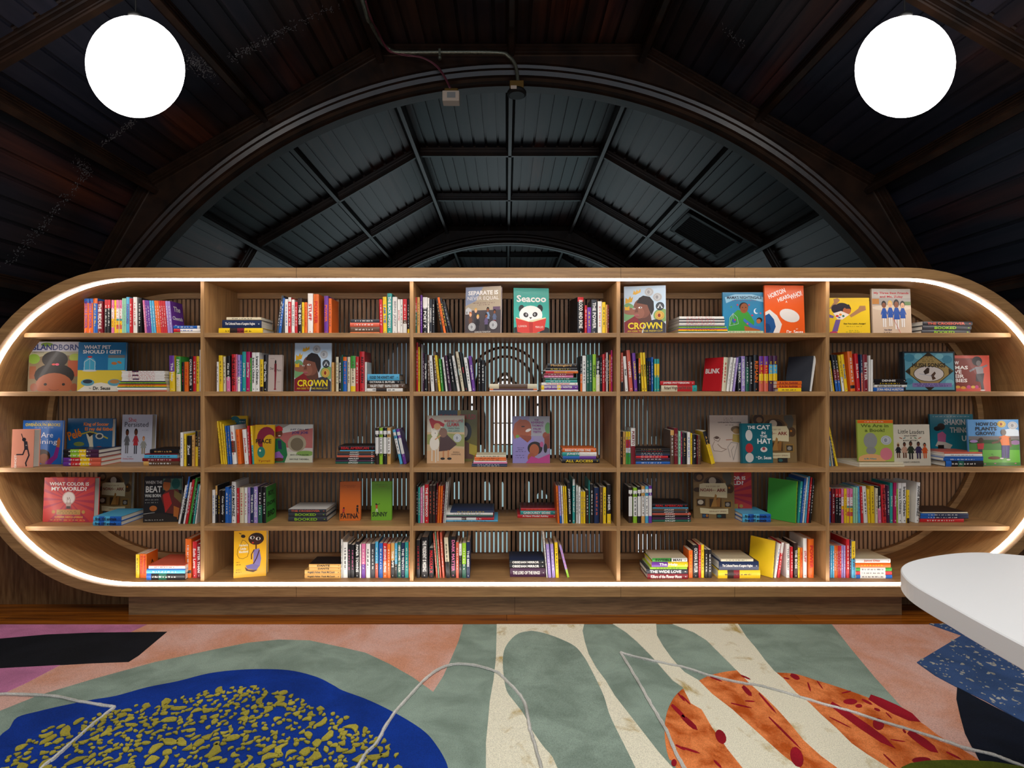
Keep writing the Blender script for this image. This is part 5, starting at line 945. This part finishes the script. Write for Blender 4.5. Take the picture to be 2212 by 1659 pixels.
U(1, 1, '''175 195 290 w k; 202 240 225 y n -5; 245 268 237 c n -4; 278 318 230 k60i w -5 Kiss the Sky; 327 370 213 r k 0 THE HATE U GIVE; 374 385 213 i w; 388 415 220 v60w G; 418 433 220 b w; 436 472 187 t w 0 Just Mercy; 476 514 187 I w 0 Just Mercy; 517 530 250 g y; 535 570 195 w k 0 Irena's Children; 573 612 195 w k 0 Irena's Children; 618 650 265 y85N n; 656 690 220 k w 0 Dear Martin;
1347 1370 295 d S; 1390 1416 240 c G; 1422 1446 240 k w 0 BLACK WOMEN; 1448 1460 220 G .; 1463 1500 240 o12b o; 1508 1535 240 c n; 1540 1588 230 g35c50y n; 1592 1622 237 r w; 1632 1680 185 r k 0 RED QUEEN; 1684 1704 292 w .''')
B(1, 1, 'martin', 698, 840, 218, T=.02, where='second shelf'); B(1, 1, 'crown', 965, 1340, 97, T=.012, where='second shelf')
S(1, 1, 'the stack at right', "1710 2035 408 472 s k KICKED THE HORNET'S NEST; 1707 2045 475 507 k w OCTAVIA E. BUTLER; 1710 2090 510 555 n w HALSEY STREET  NAIMA COSTER; 1707 2070 560 590 w25N30w k", D=.14)
U(1, 2, '''92 108 95 r w; 111 127 140 y n; 142 156 112 a .; 158 172 200 P w; 176 203 215 k w -3 Dear Martin; 212 232 220 n w -6; 245 278 225 w k -25; 288 316 185 n w -27; 322 345 225 y n -42; 352 372 262 g w -30; 395 412 245 w k -40; 428 455 225 P w -48; 470 496 205 k w -55; 516 540 228 w k -60; 562 590 185 c k -68; 596 620 190 k r -66 RUN; 630 662 245 w k -52; 668 700 232 p w -42 Angela Davis; 728 752 250 k w; 756 798 275 k w''')
U(1, 2, '1778 1798 235 k50o w; 1800 1838 230 w k; 1843 1868 220 G w; 1871 1900 220 G w; 1905 1938 215 l k 0 SUNNY; 1940 1978 250 k50c w 0 THE BIG SEA; 1984 2002 245 k w; 2006 2028 215 r w; 2031 2044 197 R w; 2047 2060 197 w k; 2063 2075 215 N w; 2078 2090 220 o w; 2093 2110 173 I w', Yo=3.071)
S(1, 2, 'the low stack left of centre', '843 1333 518 568 c20n60c .; 843 1335 570 584 o8P84o .; 843 1335 586 598 w .', D=.2)
S(1, 2, 'the tall stack', '1440 1745 300 345 k d Mockingbird; 1422 1745 347 372 k y; 1398 1750 374 380 w .; 1420 1755 382 404 r60o y DRAGONS; 1405 1705 406 428 R w; 1405 1705 430 450 i w; 1415 1745 452 476 G w; 1420 1745 478 502 t w; 1378 1750 505 531 w r The Secret Daybreaker; 1376 1755 533 578 y8p35y10p w SISTER SOULJAH WINTER; 1375 1755 580 597 w .', D=.16)
U(1, 3, '78 100 195 S75k w; 122 150 230 w k -24 Brief; 165 200 168 S w -32 WOMEN; 215 246 197 p y -24 UNBOUND; 256 276 250 o45k w; 290 312 193 y k -20 MARTIAN; 316 339 193 y k -20 MARTIAN; 344 360 283 k l -8; 363 382 283 k i -8; 386 402 240 b w; 415 438 258 t15y35t y 0 RULES; 441 464 258 t15y35t y 0 RULES')
S(1, 3, 'the red and cream pair', '472 818 477 517 r w JAMES PATTERSON; 484 843 525 585 c45r42t n Richard Wright NATIVE SON', D=.14)
U(1, 3, '''1066 1090 240 r k 44@25#r:BLINK; 1094 1136 240 c r 22; 1140 1166 240 w a 44; 1176 1196 245 w k 44; 1204 1224 243 v w 40; 1256 1288 238 B40k w 0 THE SHACK; 1291 1328 230 v w 0 A MAN CALLED OVE; 1335 1366 235 k30G w; 1372 1408 235 k w; 1414 1464 218 k o 0 REMAIN; 1472 1515 230 p25r25y20S y; 1520 1562 230 p25r25y20S y; 1568 1606 226 P25s25y20P y; 1610 1652 226 P25s25y20P y;
1960 1978 225 A . 82@32#A; 1984 1998 225 w . 80@25''')
S(1, 3, 'the small orange stack', '1648 1895 478 512 o R A is for Activist; 1648 1895 515 549 o R A is for Activist; 1660 1892 552 586 y n ~', D=.13, Yo=3.03)
U(1, 4, "84 102 320 c n -34; 108 122 300 y n -44; 132 160 235 k40R30b w -50; 170 198 237 k40R30b w -50; 206 232 245 y60w n -46; 242 272 232 y b -50 the Double; 300 350 197 o85k8o w -38; 376 410 222 r w -32 Solo Love; 418 437 235 B50S w -12; 447 495 235 R w -8 BETTER; 505 520 245 w .; 527 548 290 w .")
S(1, 4, 'the dark stack of four', '555 912 497 533 k w DENNIS; 562 922 537 563 k y; 562 918 565 593 w k BETWEEN THE WORLD AND ME; 555 942 598 640 b w ZORA NEALE HURSTON', D=.14)
B(1, 4, 'hush', 888, 1462, 200, T=.03, Y=3.07); B(1, 4, 'newmamas', 1440, 1845, 243, Y=3.13)
# middle shelf
B(2, 0, 'runner', 115, 330, 382, 790, T=.05, yaw=-6, where='middle shelf'); B(2, 0, 'shining', 225, 668, 287, 750, yaw=3, T=.014); B(2, 0, 'pele', 702, 1192, 265, 735, yaw=2, T=.03); B(2, 0, 'persisted', 1283, 1605, 225, 728, T=.04)
S(2, 0, 'the dark stack', '668 1040 590 632 k20l25y20P|B w; 668 1040 636 679 k20l25y20P w; 668 1065 683 726 p20r25y25S w; 668 1065 729 772 p20r25y25S w', D=.2)
S(2, 0, 'the right stack', '1590 1895 588 635 k d; 1532 1880 638 648 R .; 1530 1880 650 685 s k; 1508 1905 688 720 R w; 1520 1900 724 766 d15n w', D=.15)
U(2, 0, '1912 1940 415 w b; 1950 1972 430 y n; 1984 2026 450 k w 0 Zami; 2036 2064 440 d n; 2070 2096 400 k45y d; 2100 2124 405 n w', Yo=3.05)
U(2, 1, '222 238 280 y n -46; 244 262 290 y n -40; 266 282 310 y n -34; 292 306 330 b y -32; 312 330 330 b y -30; 340 382 325 w40n30w r -30; 395 430 365 o r -26; 462 500 365 w r -28 Junot Diaz; 506 522 330 r w -22; 540 560 330 y50t w -22#y')
B(2, 1, 'geo', 228, 480, 228, Y=3.28, where='middle shelf'); B(2, 1, 'peace', 562, 760, 320, 714, T=.012, Y=3.14); B(2, 1, 'joejoe', 680, 1152, 315, 704, T=.012)
S(2, 1, 'the dark stack of eight', '1415 1785 525 568 k r REAL AMERICAN; 1430 1785 571 581 s .; 1405 1780 583 602 n w AMULET; 1405 1780 604 625 A w AMULET; 1400 1780 627 646 S w AMULET; 1390 1780 650 672 k w AMULET; 1385 1780 675 692 P w AMULET; 1385 1778 695 716 G w AMULET', D=.15)
U(2, 1, '1792 1826 350 N8w10N8w45N w; 1833 1866 350 l8w10l8w45l k; 1873 1907 350 k8w10k8w45k w; 1912 1948 350 d8w10d8w45d n; 2042 2070 365 s8w10s8w45s k -78; 2080 2112 360 p8w10p8w45p w -78')
B(2, 2, 'could', 310, 716, 172, 690, Y=3.25); B(2, 2, 'llama', 200, 586, 227, 720, T=.012); B(2, 2, 'reverend', 1082, 1465, 235, 718, T=.012)
S(2, 2, 'the thin stack between the two face-out books', '705 1015 632 651 c k; 690 1015 653 670 o k; 690 1015 672 689 o k; 680 1020 691 704 w .; 678 1025 705 721 i .; 662 1025 723 737 B w; 660 1025 739 753 B w', D=.15)
S(2, 2, 'the stack at right', '1593 1940 560 599 o w READY PLAYER ONE; 1593 1945 602 642 t50w w JUNETEENTH; 1598 1940 645 672 b50p .; 1590 1975 675 716 k y ALL ACCESS', D=.16)
U(2, 3, '70 95 385 N d; 98 125 385 d n; 128 150 385 y25r25w15g b; 153 174 385 y25r25w15g b; 178 222 350 w50R R 0 PUERTO RICANS; 576 612 370 d15n w; 617 632 350 R w; 634 650 350 R w; 657 680 380 m G; 684 693 385 I w; 698 740 400 k d; 746 775 390 w b; 779 795 400 y n; 799 840 415 k w; 843 851 420 R w; 853 880 420 n d; 988 1028 375 k40y d -92')
S(2, 3, 'the dark stack between upright books', '228 570 548 563 k d; 228 570 565 588 k r; 228 570 590 606 A w; 228 570 608 624 B w; 228 550 627 648 r w; 228 570 650 673 P w; 228 570 675 685 A .; 228 570 687 711 b w', D=.15)
B(2, 3, 'lord', 975, 1363, 220, Y=3.22, T=.03); B(2, 3, 'noah', 1412, 1848, 215, Y=3.19, T=.02, where='middle shelf'); B(2, 3, 'cat', 1288, 1618, 303, 703, yaw=-4, T=.016)
U(2, 4, '66 80 640 s w -18; 96 108 520 c n -36; 112 128 470 B w -50; 140 160 370 y n -92', Yo=3.05)
S(2, 4, 'the pale pair under the green book', '392 880 752 774 c .; 392 890 777 800 c .', Yo=3.02, D=.2)
b0 = SZ[2]+.0004
B(2, 4, 'inabook', 382, 778, 293, yaw=0, T=.014, Y=3.055, base=b0+.0265); B(2, 4, 'leaders', 780, 1208, 345, 792, yaw=-4, T=.018, Y=3.06)
B(2, 4, 'shaking', 1190, 1668, 230, Y=3.27); B(2, 4, 'plants', 1612, 2195, 290, 806, T=.012, yaw=-2, Y=3.06)
S(2, 4, 'the stack before the teal book', '1340 1755 640 656 S .; 1340 1755 658 686 w a; 1340 1765 688 702 b .; 1330 1765 705 737 b w; 1350 1768 740 803 b15k18G15k w', D=.19, Yo=3.03)
# fourth shelf
B(3, 0, 'world', 452, 1005, 110, 578, T=.04, yaw=2, where='fourth shelf, leftmost bay'); B(3, 0, 'noah', 1020, 1385, 52, Y=3.24, T=.03, where='fourth shelf, leftmost bay'); B(3, 0, 'beat', 1518, 1905, 100, 583, yaw=-4, T=.02)
S(3, 0, 'the blue pair', '985 1280 525 576 s20b20s20b|s k first 100 animals; 985 1280 579 625 s20b20s20b k first 100 animals', D=.2)
U(3, 0, '1885 1905 190 w k 78; 1914 1934 95 b45k w 84; 1940 1958 160 w k 74; 1964 1988 130 r w 78; 1994 2016 110 g n 80; 2022 2036 150 N w 64; 2042 2058 180 t w 58; 2064 2078 190 w k 50', Yo=3.04)
U(3, 1, "132 160 230 w b; 163 183 185 d25k w; 188 213 235 N y; 219 257 235 k w 0 Cane Quietly; 262 298 200 b w; 301 322 220 b d; 330 373 145 w k 0 ANGIE MARTINEZ; 381 403 210 r w; 410 453 205 c r; 460 488 205 w r; 493 516 205 v k; 521 551 205 B w 0 THE SHACK; 555 593 195 v w 0 A MAN CALLED OVE; 598 639 200 k50G w; 646 681 200 k w 0#g:BOY,/SNOW,/BIRD")
S(3, 1, 'the stack of three', '905 1290 420 454 A|w S THE CROSSOVER; 905 1288 458 500 A l BOOKED; 905 1298 505 550 A l BOOKED', D=.19)
B(3, 1, 'patina', 1428, 1635, 150, 543, T=.03, yaw=-4); B(3, 1, 'sunny', 1750, 1955, 148, 539, T=.03, yaw=-3)
U(3, 2, "92 108 190 k w; 111 131 205 t c; 134 157 205 i w; 160 174 190 w k; 178 218 175 r w 0 THE SISTERHOOD; 222 254 185 N S; 258 288 185 N S; 291 302 165 R w 12; 306 326 190 o r 14; 330 350 190 o r 16; 353 364 180 R w 20; 368 378 150 w k 30; 382 392 145 w k 32")
S(3, 2, 'the wide left stack', '440 890 443 461 B|B y; 400 880 463 486 w k; 395 880 488 501 G .; 395 880 503 513 P .; 392 890 515 541 w33n10w20r w; 384 930 543 559 s k', D=.2)
S(3, 2, 'the red stack', '1165 1530 415 442 r|R o; 1162 1530 445 484 t w GABOUREY SIDIBE; 1132 1535 487 518 r w A New Model Ashley', D=.16)
U(3, 2, "1545 1565 190 o n -18; 1569 1588 190 v80b w -18; 1592 1608 190 w r -16; 1612 1628 195 y S -14; 1632 1648 195 y S -14; 1656 1690 155 k w -14 JASON REYNOLDS; 1700 1723 120 w15t w 0 THE CAT IN THE HAT; 1738 1752 185 w k; 1758 1780 200 w k; 1785 1805 250 y p; 1808 1830 250 y p; 1836 1865 235 N w; 1868 1876 130 t .; 1881 1916 175 k w; 1922 1972 210 B S; 1979 2009 200 n d; 2013 2043 205 y G; 2053 2092 180 k75y w 0 HOMER", Yo=3.05)
U(3, 3, "156 192 200 N8w10N8w55N w; 202 240 205 l8w10l8w55l k; 246 278 195 k8w10k8w55k w; 284 318 190 d8w10d8w55d n; 323 354 190 s8w10s8w55s k; 358 388 185 p8w10p8w55p w")
S(3, 3, 'the dark stack of eight', '396 750 355 392 k r REAL AMERICAN; 396 755 396 406 s .; 392 755 410 430 n w AMULET; 392 755 433 453 A w AMULET; 392 780 456 476 S w AMULET; 392 780 480 500 k w AMULET; 392 780 503 524 P w AMULET; 392 780 527 549 G w AMULET', D=.15)
B(3, 3, 'noah', 810, 1222, 50, 512, T=.014, where='fourth shelf, right-centre bay'); B(3, 3, 'world', 850, 1397, 46, Y=3.22, where='fourth shelf, behind the ark book')
S(3, 3, 'the blue pair', '1300 1585 467 508 s20b20s20b|s k first 100 animals; 1300 1585 512 552 s20b20s20b k first 100 animals', D=.19)
U(3, 3, "1818 1846 140 l k 38@38#g; 1856 1878 140 t w 34; 1884 1902 110 b w 44; 1908 1922 100 w k 44; 1928 1944 90 s k 40; 1950 1966 100 r w 40; 1972 1990 110 k w 40")
U(3, 4, "60 76 218 o12b o; 92 126 235 R w; 130 159 235 r25k w; 162 192 235 r25k w; 196 221 235 i25w25y10i r; 228 256 235 y r; 260 288 235 i25w25t6y12S12y r; 292 322 235 i25w25t6y12S12y r; 330 352 222 m a; 355 376 222 m a; 386 412 210 s p -14; 420 443 213 r w -14; 450 490 207 w k -22; 496 518 240 y n -14; 527 566 207 y n -10; 574 600 230 c n; 606 642 212 k60i w -12 Kiss the Sky; 655 700 192 r k -18 THE HATE U GIVE; 708 735 200 P w -8; 740 769 170 t w 0 Just Mercy; 776 806 168 I w 0 Just Mercy; 810 822 240 l k; 828 866 172 w k 0 Irena's Children; 870 914 172 w k 0 Irena's Children; 920 948 250 y85N n; 1012 1056 165 w k 22@8 ANGIE MARTINEZ")
S(3, 4, 'the wide stack', '1092 1592 487 502 c|N .; 1070 1600 508 537 b30B w; 1070 1603 540 566 b30B w; 1065 1550 570 606 r w', D=.17)
# bottom shelf
U(4, 0, "1440 1476 285 y n; 1480 1515 280 o r 0 A is for Activist; 1518 1556 280 o r 0#o:A is for/activist; 1966 2028 120 o80k8o w; 2042 2086 150 r w 0 Solo Love; 2090 2128 175 R w 0 BETTER THAN")
S(4, 0, 'the stack of five', '1575 1962 392 403 S .; 1575 1962 405 433 w r; 1558 1962 436 448 b .; 1552 1962 450 486 s w; 1552 1960 490 558 b12k20G20k w', D=.2)
B(4, 1, 'harlem', 350, 650, 42, 515, T=.07, yaw=-14)
S(4, 1, 'the tan stack', "1117 1438 360 392 d|k k DANTE; 1117 1438 397 423 d k DANTE; 1073 1438 438 477 d k Angela's Ashes  Frank McCourt; 1071 1440 480 518 d k Angela's Ashes  Frank McCourt", D=.14)
U(4, 1, "1444 1456 120 w k; 1460 1508 150 w k; 1512 1540 170 k i; 1545 1578 175 k i; 1586 1628 145 k w 0 PAPER TOWNS; 1632 1646 170 w S; 1652 1690 165 i60p w; 1697 1738 165 w k; 1746 1786 165 A w; 1790 1819 145 s60S w; 1828 1866 160 b w; 1870 1909 160 r50o w 0 A SECOND HELPING; 1913 1946 165 o w; 1950 1986 160 d50k w 0 THE VIPS; 1990 2015 160 s60k w; 2019 2052 150 G w 0 HERE COMES THE SUN; 2056 2089 155 B w 0 THE TENTH; 2093 2128 150 t w; 2131 2141 150 o w")
U(4, 2, "92 130 130 k r; 142 210 100 k w 0 THE PRESIDENT IS MISSING; 222 270 210 k r 0 MALCOLM X; 296 312 60 S w -34; 318 328 45 m G -36; 334 350 45 S w -34; 362 382 50 S w -30; 398 438 100 c60k k -22; 446 496 95 k i 0 DARK MATTER; 500 528 150 S w; 531 558 165 w35k a; 563 603 160 l60G w; 608 642 150 B w 0 THE BEES")
S(4, 2, 'the dark stack', '1050 1410 333 371 k|B w OBSIDIAN MIRROR; 1050 1412 375 416 k w OBSIDIAN MIRROR; 1055 1420 420 508 P w THE LORD OF THE RINGS', D=.17)
U(4, 2, "1432 1442 45 w k -36; 1450 1482 170 v w -26; 1490 1522 170 v w -22; 1527 1558 155 y k -14; 1645 1668 180 v75l S -86", Yo=3.036)
S(4, 3, 'the left stack', '395 745 300 338 g55w|c k INVISIBLE MAN; 385 750 343 392 p45y w The Help; 370 745 395 415 l k; 335 750 420 464 A w THE WIDE LOVE; 345 752 468 519 R w Killers of the Flower Moon', D=.16)
U(4, 3, "761 800 230 o y; 806 858 180 k w 0 OCTAVIA E. BUTLER; 862 885 175 r w; 888 916 175 y k; 922 952 222 k w; 956 990 225 k w 0; 1588 1610 140 y n 54@36#y; 1618 1640 160 w b 48; 1652 1678 150 w30r w 44; 1745 1776 165 w a 0 TYLER PERRY; 1786 1810 195 r w; 1820 1856 155 N w 0 THE BOSS; 1860 1880 203 y n; 1883 1908 203 o r; 1914 1950 108 w r 0 STUFF; 1965 2020 115 o r 0 POWER")
S(4, 3, 'the middle stack of three', '1085 1410 310 336 c k; 1065 1465 345 428 B w The Collected Poems of Langston Hughes; 1055 1480 430 512 y22N15R14y k', D=.17)
U(4, 4, "58 72 205 p w; 76 95 203 s w; 98 117 203 s w; 120 138 203 o w; 141 157 203 o w; 160 175 203 r w; 178 195 203 r w; 199 218 200 v w; 221 241 200 v w; 250 285 130 r w; 288 303 135 P w; 308 349 150 y48s n")
S(4, 4, 'the only stack', '352 738 340 384 w|c S Junot Diaz; 352 740 388 438 o y; 357 755 442 481 g12w70g k; 357 755 485 522 r12w70r k; 357 758 525 564 b12w70b k', D=.19)
merge_small(262)
